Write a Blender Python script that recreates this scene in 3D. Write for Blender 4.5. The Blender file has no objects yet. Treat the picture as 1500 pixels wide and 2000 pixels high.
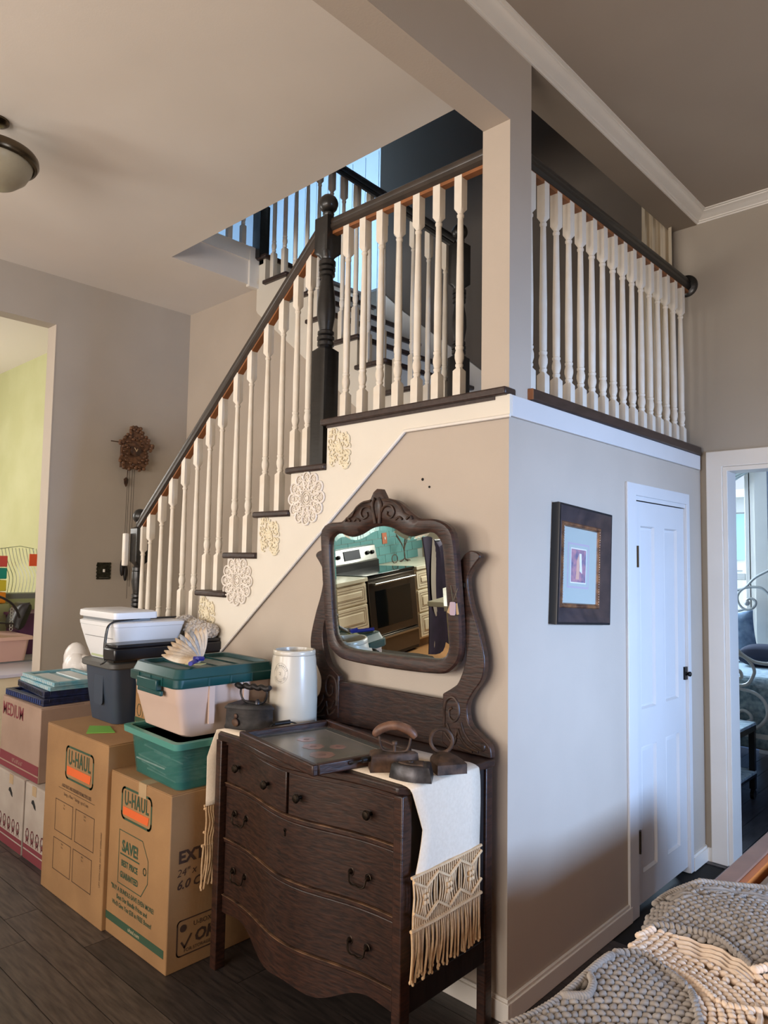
import bpy, math, random
from math import sin, cos, pi, radians
from mathutils import Vector, Matrix
random.seed(7)
C = bpy.context.scene.collection
sc = bpy.context.scene
# ------------------------------------------------------------------ camera
F, PITCH, ROLL, YAW = 1405.3, .0691, .0159, .7512
cam_loc = Vector((1.418, -2.168, 1.55))
fwd = Vector((-sin(YAW)*cos(PITCH), cos(YAW)*cos(PITCH), sin(PITCH)))
ri = Vector((cos(YAW), sin(YAW), 0)); up = ri.cross(fwd)
R_ = cos(ROLL)*ri + sin(ROLL)*up; U_ = -sin(ROLL)*ri + cos(ROLL)*up
cd = bpy.data.cameras.new('camera'); cam = bpy.data.objects.new('camera', cd); C.objects.link(cam)
cam.matrix_world = Matrix(((R_.x, U_.x, -fwd.x, cam_loc.x), (R_.y, U_.y, -fwd.y, cam_loc.y), (R_.z, U_.z, -fwd.z, cam_loc.z), (0, 0, 0, 1)))
cd.sensor_fit = 'HORIZONTAL'; cd.sensor_width = 36; cd.lens = F/1500*36; cd.clip_start = .05
sc.camera = cam
# ------------------------------------------------------------------ world, exposure, lights
sc.view_settings.view_transform = 'Standard'; sc.view_settings.look = 'None'
sc.view_settings.exposure = 0.0; sc.view_settings.gamma = 1; sc.view_settings.use_curve_mapping = False
sc.cycles.use_denoising = True; sc.cycles.max_bounces = 8; sc.cycles.sample_clamp_indirect = 4
w = bpy.data.worlds.new('sky'); sc.world = w; w.use_nodes = True
bg = w.node_tree.nodes['Background']; bg.inputs[0].default_value = (.74, .86, 1, 1); bg.inputs[1].default_value = 3.0

def area(name, loc, to, sx, sy, col, power, spread=180):
    l = bpy.data.lights.new(name, 'AREA'); l.shape = 'RECTANGLE'; l.size = sx; l.size_y = sy; l.energy = power; l.color = col; l.spread = radians(spread)
    o = bpy.data.objects.new(name, l); o.location = loc
    o.rotation_euler = (Vector(to)-Vector(loc)).to_track_quat('-Z', 'Y').to_euler(); C.objects.link(o); return o
area('east_window_light', (4.45, .1, 1.5), (0, .62, 1.05), 1.3, 1.2, (.36, .58, 1), 36, 54)
area('east_window_ambient', (4.5, .1, 1.7), (0, .2, 1.6), 1.3, 1.2, (1, .93, .86), 15)
area('south_warm_fill', (.85, -4.9, 1.75), (-.3, 0, 1.5), 1.5, 1.5, (1, .87, .76), 84)  # added warm fill that brightens the front wall from the south side
area('south_left_fill', (-.9, -4.9, 1.7), (-1.2, 0, 1.9), 1.5, 1.4, (1, .90, .81), 74)  # added fill lifting the left room; the wall behind it is solid
area('kitchen_fill', (-3.0, -4.9, 1.9), (-3.4, -2, 1.5), 1.1, 1.2, (1, .95, .89), 80)  # added fill to brighten the mirrored kitchen, no window stands here
area('garden_room_window_light', (-6.6, -2.0, 2.2), (-5, .6, 1.6), 2.0, 1.8, (1, .97, .92), 105)
area('bedroom_hidden_fill', (-1.9, 4.42, 1.85), (-.2, 2.9, .6), 1.0, 1.3, (.60, .79, 1), 190)  # added fill hidden left of the doorway, brightens bed and floor
area('upper_window_light', (-4.6, .6, 5.2), (-4.2, 3.3, 4.7), 1.2, 1.4, (.52, .76, 1), 62, 120)

# ------------------------------------------------------------------ materials
def lin(c): return tuple(((v/255)/12.92 if v/255 <= .04045 else ((v/255+.055)/1.055)**2.4) for v in c)
MATS = {}
def mat(name, rgb, rough=.6, metal=0, var=0.0, scale=8, stretch=None, bump=0, rgb2=None, spec=.5, trans=0, alpha=1, emit=None, bscale=None, sheen=0, coat=0):
    m = bpy.data.materials.new(name); m.use_nodes = True; nt = m.node_tree; b = nt.nodes['Principled BSDF']
    c1 = lin(rgb); b.inputs['Roughness'].default_value = rough; b.inputs['Metallic'].default_value = metal
    b.inputs['Specular IOR Level'].default_value = spec
    if coat: b.inputs['Coat Weight'].default_value = coat; b.inputs['Coat Roughness'].default_value = .15
    c2 = lin(rgb2) if rgb2 else tuple(v*(1-var) for v in c1)
    tc = nt.nodes.new('ShaderNodeTexCoord'); mp = nt.nodes.new('ShaderNodeMapping'); nt.links.new(tc.outputs['Object'], mp.inputs[0])
    if stretch: mp.inputs['Scale'].default_value = stretch
    nz = nt.nodes.new('ShaderNodeTexNoise'); nz.inputs['Scale'].default_value = scale; nz.inputs['Detail'].default_value = 6
    nt.links.new(mp.outputs[0], nz.inputs['Vector'])
    rp = nt.nodes.new('ShaderNodeValToRGB'); rp.color_ramp.elements[0].position = .35; rp.color_ramp.elements[1].position = .65
    rp.color_ramp.elements[0].color = (*c2, 1); rp.color_ramp.elements[1].color = (*c1, 1)
    nt.links.new(nz.outputs['Fac'], rp.inputs[0]); nt.links.new(rp.outputs[0], b.inputs['Base Color'])
    if bump:
        bp = nt.nodes.new('ShaderNodeBump'); bp.inputs['Strength'].default_value = bump; bp.inputs['Distance'].default_value = .004
        if bscale:
            n2 = nt.nodes.new('ShaderNodeTexNoise'); n2.inputs['Scale'].default_value = bscale; nt.links.new(mp.outputs[0], n2.inputs['Vector']); nt.links.new(n2.outputs['Fac'], bp.inputs['Height'])
        else: nt.links.new(nz.outputs['Fac'], bp.inputs['Height'])
        nt.links.new(bp.outputs[0], b.inputs['Normal'])
    if trans: b.inputs['Transmission Weight'].default_value = trans; b.inputs['IOR'].default_value = 1.3
    if alpha < 1: b.inputs['Alpha'].default_value = alpha
    if emit: b.inputs['Emission Color'].default_value = (*lin(emit[0]), 1); b.inputs['Emission Strength'].default_value = emit[1]
    MATS[name] = m; return m
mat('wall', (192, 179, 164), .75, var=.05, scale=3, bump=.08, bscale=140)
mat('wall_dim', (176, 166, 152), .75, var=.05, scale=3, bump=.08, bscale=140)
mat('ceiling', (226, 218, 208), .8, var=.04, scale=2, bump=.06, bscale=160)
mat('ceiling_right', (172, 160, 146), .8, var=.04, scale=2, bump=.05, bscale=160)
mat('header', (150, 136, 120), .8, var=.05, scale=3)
mat('trim', (236, 230, 220), .4, var=.04, scale=5)
mat('stringer', (228, 221, 207), .5, var=.04, scale=4)
mat('door', (214, 212, 210), .5, var=.03, scale=5)
mat('charcoal_wall', (104, 94, 84), .7, var=.06, scale=3, bump=.05, bscale=140)
mat('baluster', (236, 230, 218), .55, var=.12, scale=9, rgb2=(228, 217, 200))
mat('dark_rail', (30, 28, 26), .38, var=.4, scale=14, stretch=(1, 1, 4), coat=.2, bump=.3)
mat('rail_wood', (60, 50, 42), .4, var=.4, scale=14, coat=.2, bump=.2)
mat('fillet', (158, 100, 58), .5, var=.3, scale=12)
mat('tread', (62, 46, 40), .4, var=.4, scale=20, stretch=(3, .6, 3), bump=.2)
mat('floor', (62, 54, 50), .42, rgb2=(36, 32, 31), scale=7, stretch=(1, 9, 1), bump=.25)
mat('floor_b', (84, 74, 66), .42, rgb2=(50, 44, 41), scale=7, stretch=(1, 9, 1), bump=.25)
mat('floor_blue', (58, 56, 60), .3, rgb2=(34, 33, 36), scale=6, stretch=(9, 1, 1), bump=.3)
mat('gap', (14, 12, 11), .8)
mat('oak', (62, 36, 25), .42, rgb2=(34, 20, 15), scale=26, stretch=(1, 1, 5), bump=.25, coat=.1)
mat('oak_h', (58, 35, 25), .42, rgb2=(30, 18, 14), scale=22, stretch=(1.2, 1, 6), bump=.25, coat=.1)
mat('oak_side', (30, 22, 20), .5, rgb2=(18, 13, 12), scale=9, stretch=(6, 6, 1.2), bump=.3)
mat('oak_edge', (72, 50, 36), .5, rgb2=(40, 27, 20), scale=30)
mat('oak_worn', (124, 92, 66), .5, rgb2=(36, 24, 19), scale=16)
mat('old_brass', (60, 52, 44), .45, 1, var=.3, scale=30)
mat('iron_rust', (98, 74, 58), .6, .5, rgb2=(52, 40, 33), scale=25, bump=.6)
mat('iron_dark', (72, 70, 72), .38, .8, rgb2=(44, 42, 42), scale=25, bump=.4)
mat('iron_black', (44, 40, 38), .5, .5, rgb2=(24, 22, 21), scale=25, bump=.5)
mat('card', (156, 118, 76), .8, rgb2=(142, 106, 68), scale=4, bump=.15, bscale=70)
mat('card_pale', (160, 134, 116), .8, rgb2=(148, 122, 105), scale=4, bump=.15, bscale=70)
mat('card_white', (178, 166, 154), .8, rgb2=(160, 146, 134), scale=5)
mat('ink_green', (48, 74, 52), .8); mat('ink_brown', (66, 44, 30), .8); mat('ink_red', (118, 44, 52), .8); mat('ink_orange', (214, 96, 40), .8)
mat('ink_white', (196, 176, 140), .8); mat('ink_grey', (92, 86, 80), .6)
mat('tape', (200, 170, 130), .25, alpha=.7)
mat('lid_green', (16, 68, 68), .35, var=.1, scale=6); mat('tote_beige', (206, 180, 164), .45, var=.05, scale=4)
mat('tub_teal', (66, 132, 122), .3, rgb2=(52, 116, 108), scale=5, alpha=.48)
mat('tub_rim', (78, 140, 128), .35)
mat('paper', (214, 212, 206), .7, rgb2=(150, 160, 160), scale=18); mat('green_card', (110, 170, 60), .5); mat('yellow_note', (226, 226, 160), .7)
mat('bin', (50, 62, 78), .5, var=.1, scale=6); mat('bin_lid', (88, 88, 86), .45, var=.1, scale=6)
mat('black_plastic', (20, 20, 24), .3); mat('printer_white', (226, 228, 230), .4); mat('printer_grey', (120, 124, 128), .4)
mat('bag_white', (226, 222, 218), .35, bump=.6, scale=14); mat('bubble', (224, 214, 202), .12, rgb2=(196, 186, 174), scale=60, bump=1.0, alpha=.75)
mat('feather', (226, 218, 204), .9, rgb2=(176, 150, 118), scale=9, bump=.6, bscale=60); mat('feather_grey', (176, 184, 196), .9, rgb2=(130, 130, 130), scale=20); mat('ribbon_blue', (42, 44, 130), .5)
mat('stamp_ink', (128, 124, 116), .5); mat('crock', (198, 190, 174), .3, rgb2=(188, 180, 164), scale=4, coat=.2); mat('crock_in', (160, 92, 60), .4)
mat('runner', (230, 214, 192), .9, rgb2=(224, 207, 184), scale=90, bump=.25, bscale=260); mat('rope', (222, 190, 148), .9, rgb2=(204, 168, 126), scale=50, bump=.4)
mat('yarn_grey', (166, 157, 148), .95, rgb2=(148, 139, 130), scale=40, bump=.5); mat('yarn_cream', (240, 218, 194), .95, rgb2=(230, 205, 180), scale=40, bump=.5)
mat('bed_under', (150, 138, 124), .95); mat('pine', (206, 120, 54), .45, rgb2=(184, 100, 44), scale=8, stretch=(1, .2, 1)); mat('pine_sky_tint', (150, 112, 92), .35, rgb2=(134, 98, 80), scale=8)
mat('pic_frame', (74, 58, 54), .35, rgb2=(50, 40, 40), scale=14, bump=.3); mat('pic_side', (18, 17, 18), .4); mat('gilt', (150, 104, 66), .4, .3, rgb2=(90, 60, 44), scale=30)
mat('mount', (168, 176, 170), .6); mat('mount2', (178, 160, 176), .6); mat('art', (190, 120, 130), .6, rgb2=(90, 70, 110), scale=40); mat('white_line', (230, 225, 230), .6)
mat('art_fig', (214, 156, 130), .6); mat('glass', (225, 235, 232), .12, alpha=.06, spec=.4)
mat('black_metal', (20, 19, 20), .35, .6); mat('nickel', (150, 140, 120), .22, 1); mat('nickel_dark', (96, 86, 72), .25, 1)
mat('alabaster', (176, 170, 150), .35, rgb2=(150, 142, 120), scale=5)
mat('mirror', (214, 222, 218), .0, 1, spec=1)
mat('clock_wood', (86, 56, 36), .5, rgb2=(48, 31, 21), scale=40, bump=.5); mat('clock_light', (118, 82, 54), .5, rgb2=(72, 46, 30), scale=40)
mat('handle_wood', (122, 84, 60), .5, rgb2=(84, 56, 40), scale=30); mat('pewter', (66, 66, 52), .4, .7, rgb2=(34, 34, 28), scale=60); mat('applique', (238, 229, 204), .7, rgb2=(226, 214, 184), scale=60, bump=.4); mat('applique_w', (238, 230, 220), .6, var=.06, scale=30)
mat('green_wall', (200, 200, 154), .8, rgb2=(190, 190, 140), scale=2); mat('white_wall', (236, 230, 224), .8)
mat('lavender', (206, 206, 226), .35); mat('pink_tub', (226, 186, 176), .4); mat('purple', (110, 60, 110), .45); mat('canvas', (190, 178, 160), .8, rgb2=(166, 152, 134), scale=10)
mat('red_draw', (232, 90, 90), .3); mat('teal_draw', (30, 160, 150), .3); mat('yellow_draw', (236, 220, 70), .3); mat('orange_draw', (244, 150, 40), .3); mat('orange_tag', (248, 96, 60), .6)
mat('wire', (190, 196, 190), .3, .8); mat('sage', (170, 180, 140), .5); mat('leather', (32, 28, 32), .4)
mat('crate_teal', (84, 150, 170), .4, rgb2=(150, 176, 180), scale=12); mat('crate_white', (196, 208, 210), .35); mat('crate_navy', (26, 36, 74), .5, rgb2=(14, 20, 44), scale=40); mat('crate_blue', (34, 60, 120), .45)
mat('blue_boards', (196, 212, 228), .5, var=.05, scale=2); mat('curtain', (206, 192, 168), .9, var=.06, scale=10)
mat('quilt', (96, 116, 124), .9, rgb2=(150, 166, 168), scale=30); mat('quilt_top', (190, 205, 210), .9, rgb2=(120, 140, 150), scale=24, stretch=(1, 5, 1)); mat('pillow_blue', (140, 160, 180), .9, rgb2=(90, 110, 134), scale=14); mat('pillow_dark', (44, 46, 62), .9)
mat('white_iron', (176, 174, 168), .35, .1); mat('bed_room_wall', (150, 175, 215), .8); mat('teal_curtain', (70, 140, 150), .9, rgb2=(150, 180, 170), scale=6); mat('sheer', (216, 222, 218), .9)
mat('teal_draw2', (170, 220, 220), .3); mat('siding', (236, 238, 240), .8); mat('roof', (190, 188, 190), .9); mat('asphalt', (150, 160, 150), .9)
mat('tile', (108, 160, 160), .2, rgb2=(94, 146, 148), scale=3); mat('grout', (206, 216, 208), .8); mat('marble', (232, 226, 204), .25, rgb2=(206, 200, 176), scale=3)
mat('cabinet', (236, 224, 196), .45, rgb2=(226, 210, 180), scale=6); mat('glaze', (120, 92, 62), .6); mat('steel', (176, 176, 172), .28, 1); mat('steel_dark', (104, 96, 88), .3, .9); mat('black_glass', (10, 14, 14), .06, spec=.8, coat=.5); mat('display', (40, 44, 58), .5); mat('tan_floor', (190, 140, 90), .5)
mat('terracotta', (176, 104, 76), .6); mat('branch', (90, 76, 66), .7, var=.4); mat('navy_cloth', (40, 32, 58), .9, rgb2=(28, 22, 44), scale=8); mat('leaf_grey', (150, 144, 136), .9)

# ------------------------------------------------------------------ mesh builder
class MB:
    def __init__(s): s.v = []; s.f = []; s.m = []; s.cur = 0
    def add(s, vs, fs):
        n = len(s.v); s.v += [tuple(p) for p in vs]; s.f += [tuple(i+n for i in f) for f in fs]; s.m += [s.cur]*len(fs); return s
    def box(s, x0, x1, y0, y1, z0, z1):
        if x0 > x1: x0, x1 = x1, x0
        if y0 > y1: y0, y1 = y1, y0
        if z0 > z1: z0, z1 = z1, z0
        return s.add([(x0,y0,z0),(x1,y0,z0),(x1,y1,z0),(x0,y1,z0),(x0,y0,z1),(x1,y0,z1),(x1,y1,z1),(x0,y1,z1)], [(3,2,1,0),(4,5,6,7),(0,1,5,4),(1,2,6,5),(2,3,7,6),(3,0,4,7)])
    def obox(s, c, sx, sy, sz, rz=0, rx=0, ry=0):
        M = Matrix.Translation(c) @ Matrix.Rotation(rz, 4, 'Z') @ Matrix.Rotation(ry, 4, 'Y') @ Matrix.Rotation(rx, 4, 'X')
        t = MB().box(-sx/2, sx/2, -sy/2, sy/2, -sz/2, sz/2)
        return s.add([M @ Vector(p) for p in t.v], t.f)
    def prism(s, poly, axis, a, b):
        # poly of 2D points extruded along axis between a and b; x:(y,z) y:(x,z) z:(x,y)
        def P(q, t): return (t, q[0], q[1]) if axis == 'x' else (q[0], t, q[1]) if axis == 'y' else (q[0], q[1], t)
        n = len(poly); A = sum(poly[i][0]*poly[(i+1)%n][1]-poly[(i+1)%n][0]*poly[i][1] for i in range(n))
        if A < 0: poly = poly[::-1]
        if a > b: a, b = b, a
        vs = [P(q, a) for q in poly]+[P(q, b) for q in poly]
        fs = [tuple(range(n)), tuple(range(2*n-1, n-1, -1))]+[(i, i+n, (i+1) % n+n, (i+1) % n) for i in range(n)]
        if axis != 'y': fs = [f[::-1] for f in fs]
        return s.add(vs, fs)
    def lathe(s, prof, c=(0,0,0), seg=24, cap=True, M=None):
        vs = []; fs = []
        for r, z in prof:
            for k in range(seg):
                a = 2*pi*k/seg; p = Vector((r*cos(a), r*sin(a), z))
                if M is not None: p = M @ p
                vs.append((p.x+c[0], p.y+c[1], p.z+c[2]))
        n = len(prof)
        for i in range(n-1):
            for k in range(seg): fs.append((i*seg+k, i*seg+(k+1) % seg, (i+1)*seg+(k+1) % seg, (i+1)*seg+k))
        if cap: fs.append(tuple(range(seg-1, -1, -1))); fs.append(tuple((n-1)*seg+k for k in range(seg)))
        return s.add(vs, fs)
    def tube(s, pts, r, seg=8, closed=False, cap=True):
        pts = [Vector(p) for p in pts]; n = len(pts); vs = []; fs = []
        t0 = (pts[1]-pts[0]).normalized(); nrm = t0.orthogonal().normalized()
        for i, p in enumerate(pts):
            if closed: t = (pts[(i+1) % n]-pts[i-1])
            else: t = pts[min(i+1, n-1)]-pts[max(i-1, 0)]
            if t.length < 1e-9: t = t0
            t = t.normalized(); nrm = (nrm-t*nrm.dot(t))
            nrm = nrm.normalized() if nrm.length > 1e-6 else t.orthogonal().normalized()
            b = t.cross(nrm); rr = r[i] if isinstance(r, (list, tuple)) else r
            for k in range(seg):
                a = 2*pi*k/seg; vs.append(p+nrm*cos(a)*rr+b*sin(a)*rr)
        m = n if closed else n-1
        for i in range(m):
            j = (i+1) % n
            for k in range(seg): fs.append((i*seg+k, i*seg+(k+1) % seg, j*seg+(k+1) % seg, j*seg+k))
        if cap and not closed: fs.append(tuple(range(seg-1, -1, -1))); fs.append(tuple((n-1)*seg+k for k in range(seg)))
        return s.add(vs, fs)
    def ball(s, c, rx, ry=None, rz=None, seg=12, rings=8, M=None):
        ry = ry or rx; rz = rz or rx; vs = []; fs = []
        for i in range(1, rings):
            ph = pi*i/rings
            for k in range(seg):
                a = 2*pi*k/seg; vs.append(Vector((rx*sin(ph)*cos(a), ry*sin(ph)*sin(a), rz*cos(ph))))
        vs += [Vector((0, 0, rz)), Vector((0, 0, -rz))]; T = len(vs)-2
        for i in range(rings-2):
            for k in range(seg): fs.append((i*seg+k, (i+1)*seg+k, (i+1)*seg+(k+1) % seg, i*seg+(k+1) % seg))
        for k in range(seg): fs.append((T, k, (k+1) % seg)); fs.append((T+1, (rings-2)*seg+(k+1) % seg, (rings-2)*seg+k))
        if M is not None: vs = [M @ p for p in vs]
        return s.add([(p.x+c[0], p.y+c[1], p.z+c[2]) for p in vs], fs)
    def loft(s, rings, cap=True):
        n = len(rings[0]); vs = [p for r in rings for p in r]; fs = []
        for i in range(len(rings)-1):
            for k in range(n): fs.append((i*n+k, i*n+(k+1) % n, (i+1)*n+(k+1) % n, (i+1)*n+k))
        if cap: fs.append(tuple(range(n-1, -1, -1))); fs.append(tuple((len(rings)-1)*n+k for k in range(n)))
        return s.add(vs, fs)
    def grid(s, P, nu, nv, thick=0):
        vs = [P(i/nu, j/nv) for j in range(nv+1) for i in range(nu+1)]
        fs = [(j*(nu+1)+i, j*(nu+1)+i+1, (j+1)*(nu+1)+i+1, (j+1)*(nu+1)+i) for j in range(nv) for i in range(nu)]
        return s.add(vs, fs)
    def mesh(s, name, mats, bevel=0):
        me = bpy.data.meshes.new(name); me.from_pydata([tuple(p) for p in s.v], [], s.f)
        if isinstance(mats, str): mats = [mats]
        for m_ in mats: me.materials.append(MATS[m_])
        if len(mats) > 1: me.polygons.foreach_set('material_index', s.m)
        me.update(); me.shade_smooth(); me.set_sharp_from_angle(angle=radians(38)); return me
    def build(s, name, mats, parent=None, bevel=0, solid=0, **kw):
        me = s.mesh(name, mats); o = bpy.data.objects.new(name, me); C.objects.link(o); put(o, parent)
        if bevel:
            b = o.modifiers.new('bevel', 'BEVEL'); b.width = bevel; b.segments = 2; b.limit_method = 'ANGLE'; b.angle_limit = radians(40)
        if solid:
            b = o.modifiers.new('solid', 'SOLIDIFY'); b.thickness = solid; b.offset = 0
        for k, v in kw.items(): o[k] = v
        return o
def wloc(o):
    v = Vector((0, 0, 0))
    while o: v = v+o.location; o = o.parent
    return v
def put(o, parent):
    if parent is not None:
        o.parent = parent; o.matrix_parent_inverse = Matrix.Translation(-wloc2(parent))
def wloc2(p): return Vector(p.get('_w', (0, 0, 0)))
def thing(name, label, cat, loc=(0, 0, 0), group=None):
    o = bpy.data.objects.new(name, None); C.objects.link(o); o.location = loc; o['_w'] = list(loc); o.empty_display_size = .05
    o['label'] = label; o['category'] = cat
    if group: o['group'] = group
    return o
def tag(o, label, cat, group=None):
    o['label'] = label; o['category'] = cat
    if group: o['group'] = group
    return o
def struct(name, mb, m, **kw):
    return mb.build(name, m, None, kind='structure', **kw)
def inst(me, name, loc, parent, rot=None):
    o = bpy.data.objects.new(name, me); C.objects.link(o); put(o, parent); o.location = loc
    if rot: o.rotation_euler = rot
    return o
def spline(pts, n=6, closed=False):
    pts = [Vector(p) for p in pts]; N = len(pts); out = []
    rng = range(N) if closed else range(N-1)
    for i in rng:
        p0 = pts[(i-1) % N] if closed or i > 0 else pts[0]; p1 = pts[i]; p2 = pts[(i+1) % N]; p3 = pts[(i+2) % N] if closed or i+2 < N else pts[-1]
        for k in range(n):
            t = k/n; out.append(.5*((2*p1)+(-p0+p2)*t+(2*p0-5*p1+4*p2-p3)*t*t+(-p0+3*p1-3*p2+p3)*t**3))
    if not closed: out.append(pts[-1])
    return out
def spiral(c, r0, r1, a0, turns, n=24, plane='xz', y=0, sx=1, sz=1):
    out = []
    for i in range(n+1):
        t = i/n; a = a0+turns*2*pi*t; r = r0+(r1-r0)*t
        p, q = c[0]+r*cos(a)*sx, c[1]+r*sin(a)*sz
        out.append((p, y, q) if plane == 'xz' else (y, p, q))
    return out
def text(parent, s, origin, right, upv, size, m, name='lettering', shear=0, align='CENTER', sx=1, bold=0, sp=1):
    cu = bpy.data.curves.new('t', 'FONT'); cu.body = s; cu.size = size; cu.align_x = align; cu.shear = shear; cu.offset = bold; cu.space_character = sp; cu.resolution_u = 2
    o = bpy.data.objects.new('t', cu); C.objects.link(o); dg = bpy.context.evaluated_depsgraph_get()
    me = bpy.data.meshes.new_from_object(o.evaluated_get(dg)); C.objects.unlink(o); bpy.data.objects.remove(o)
    r = Vector(right); u = Vector(upv); O = Vector(origin); me.materials.clear(); me.materials.append(MATS[m])
    for v in me.vertices: v.co = O+r*v.co.x*sx+u*v.co.y
    ob = bpy.data.objects.new(name, me); C.objects.link(ob); put(ob, parent); return ob
def ribbon(mb, pts, w, nrm, closed=True):
    # thin printed outline lying on a plane with normal nrm
    pts = [Vector(p) for p in pts]; n = len(pts); N = Vector(nrm)
    m = n if closed else n-1
    for i in range(m):
        a, b = pts[i], pts[(i+1) % n]; d = (b-a).normalized(); q = d.cross(N)*w/2; e = d*w/2
        mb.add([a-q-e, b-q+e, b+q+e, a+q-e], [(0, 1, 2, 3)])
def rrect(x0, x1, z0, z1, r, n=4):
    out = []
    for cx, cz, a0 in ((x1-r, z1-r, 0), (x0+r, z1-r, pi/2), (x0+r, z0+r, pi), (x1-r, z0+r, 1.5*pi)):
        for k in range(n+1): a = a0+pi/2*k/n; out.append((cx+r*cos(a), cz+r*sin(a)))
    return out

# ------------------------------------------------------------------ shell
XR, RUN, RISE, ZL = -.9486, .2448, .1997, 2.184
D, W2, HL, HR, ZU, XL = 1.904, 1.013, 3.577, 3.53, 3.80, -3.798
# floor with planks near the camera
flo = struct('floor', MB().box(-8, 4.6, -5, 6, -.06, -.006), 'gap')
pk = [MB().box(-.6, .6, -.069, .069, -.012, 0).mesh('plank', m_) for m_ in ('floor', 'floor_b')]
for r in range(24):
    y = -2.55+r*.141; off = random.random()*1.2
    for c_ in range(5):
        x = -3.9+off+c_*1.203-.6
        if x-.6 > .3+max(0, (y+.1))*.5 and y > -.1: continue
        inst(pk[(x < -1.0) * 1 if random.random() < .85 else 0], 'plank', (x, y, 0), flo)
struct('floor_back', MB().box(-8, 4.6, -5, -2.62, -.006, 0), 'tan_floor')
struct('floor_edge', MB().box(2.6, 4.6, -2.62, 6, -.006, 0), 'floor')
pb = MB().box(-.062, .062, -.9, .9, -.012, 0).mesh('plank', 'floor_blue')
for i in range(22):
    for j in range(2):
        inst(pb, 'plank', (-1.6+i*.127, 2.95+j*1.803-(i % 3)*.3+.1, 0), flo)
# front wall under the first flight with stepped top
def steps(zoff=0, n=10):
    p = [(0, ZL-.03+zoff), (XR, ZL-.03+zoff)]
    for i in range(1, n+1):
        z = ZL-.03-i*RISE+zoff
        p += [(XR-(i-1)*RUN, z), (XR-i*RUN, z)]
    return p
top = steps()
xend = XR-10*RUN
struct('wall_front', MB().prism([(0, 0)]+top+[(xend, 0)], 'y', .0, .1), 'wall')
# stringer skirt board on the wall
dz = (2.078-1.11)/(-.486+1.686)
sb = [(0.012, 2.078), (0.012, 2.156), (0, 2.156)]+steps()[1:-2]
xb = -.486-2.078/dz
sb += [(XR-9*RUN, ZL-.03-9*RISE), (XR-9*RUN, ZL-.03-10*RISE), (-3.3, .1), (-3.3, 0), (xb, 0), (-.486, 2.078)]
struct('trim_1', MB().prism(sb, 'y', -.014, 0), 'stringer')
mb = MB(); mb.tube([(-3.06, -.014, 0), (-.486, -.014, 2.078)], .007, 6); mb.tube([(-.486, -.014, 2.078), (.014, -.014, 2.078)], .007, 6)
struct('trim_2', mb, 'trim')
# side wall B with closet door hole
y0, y1, zt = 1.04, 1.66, 1.855
struct('wall_right', MB().box(-.1, 0, 0.1, y0, 0, 2.16).box(-.1, 0, y1, D, 0, 2.16).box(-.1, 0, y0, y1, zt, 2.16).box(-.1, 0, .0, .1, 2.15, 2.16), 'wall')
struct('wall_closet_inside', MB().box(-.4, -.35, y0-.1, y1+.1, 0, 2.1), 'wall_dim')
struct('trim_3', MB().box(0, .014, 0, 1.865, 2.078, 2.156), 'door', bevel=.003)
# far wall C with doorway, extends into stairwell
dx0, dx1, dzt = .125, 1.0, 2.085
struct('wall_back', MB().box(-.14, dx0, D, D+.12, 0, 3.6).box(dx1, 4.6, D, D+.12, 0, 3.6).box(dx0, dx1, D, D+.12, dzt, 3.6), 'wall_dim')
cs = MB().prism([(.035, 0), (.035, 2.177), (1.1, 2.177), (1.1, 2.09), (.118, 2.09), (.118, 0)], 'y', D-.022, D)
struct('trim_4', cs, 'trim', bevel=.004)
struct('trim_5', MB().prism([(.118, 0), (.118, 2.09), (1.1, 2.09), (1.1, 2.066), (.142, 2.066), (.142, 0)], 'y', D-.012, D+.13), 'trim', bevel=.003)
struct('trim_6', MB().box(1.0, 1.1, D-.022, D, 0, 2.09), 'trim')
# post and beam and header
struct('wall_post', MB().box(-.122, 0, 0, .147, 2.156, HL), 'wall')
struct('wall_beam', MB().box(-.1195, 0, -5, 0, 3.19, 3.62), 'wall')
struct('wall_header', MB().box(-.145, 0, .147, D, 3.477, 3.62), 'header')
struct('wall_stairwell_side', MB().box(-.145, -.02, .147, D+.1, 3.62, 6.1), 'charcoal_wall')
struct('wall_stairwell_back', MB().box(-2.484, -.14, D, D+.1, 2.1, 6.1), 'charcoal_wall')
struct('wall_stairwell_front', MB().box(-2.9, -.14, .18, .287, 3.82, 6.1), 'charcoal_wall')
struct('ceiling_stairwell', MB().box(-6, 0, .1, 4.2, 6.1, 6.2), 'ceiling')
# crown moulding profile (offset from wall, z)
cp = [(0, 3.477), (.006, 3.477), (.008, 3.484), (.014, 3.486), (.016, 3.492), (.034, 3.502), (.05, 3.516), (.056, 3.518), (.058, 3.523), (.068, 3.525), (.07, 3.531), (0, 3.531)]
mb = MB(); n = len(cp)
rings = [[(p, -5, z) for p, z in cp], [(p, D-p, z) for p, z in cp], [(4.6, D-p, z) for p, z in cp]]
mb.loft(rings); struct('trim_7', mb, 'trim')
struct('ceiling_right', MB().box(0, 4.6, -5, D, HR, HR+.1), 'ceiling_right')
# left ceiling with stair opening
struct('ceiling_left', MB().box(-4.6, -2.871, -5, 1.1, HL, ZU-.02).box(-2.871, -.1, -5, .287, HL, ZU-.02), 'ceiling')
struct('trim_8', MB().box(-2.88, -2.855, .287, W2-.09, 3.755, 3.86), 'trim')
struct('trim_9', MB().box(-2.89, -2.85, W2-.10, W2-.012, 3.56, 3.86), 'trim')
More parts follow.
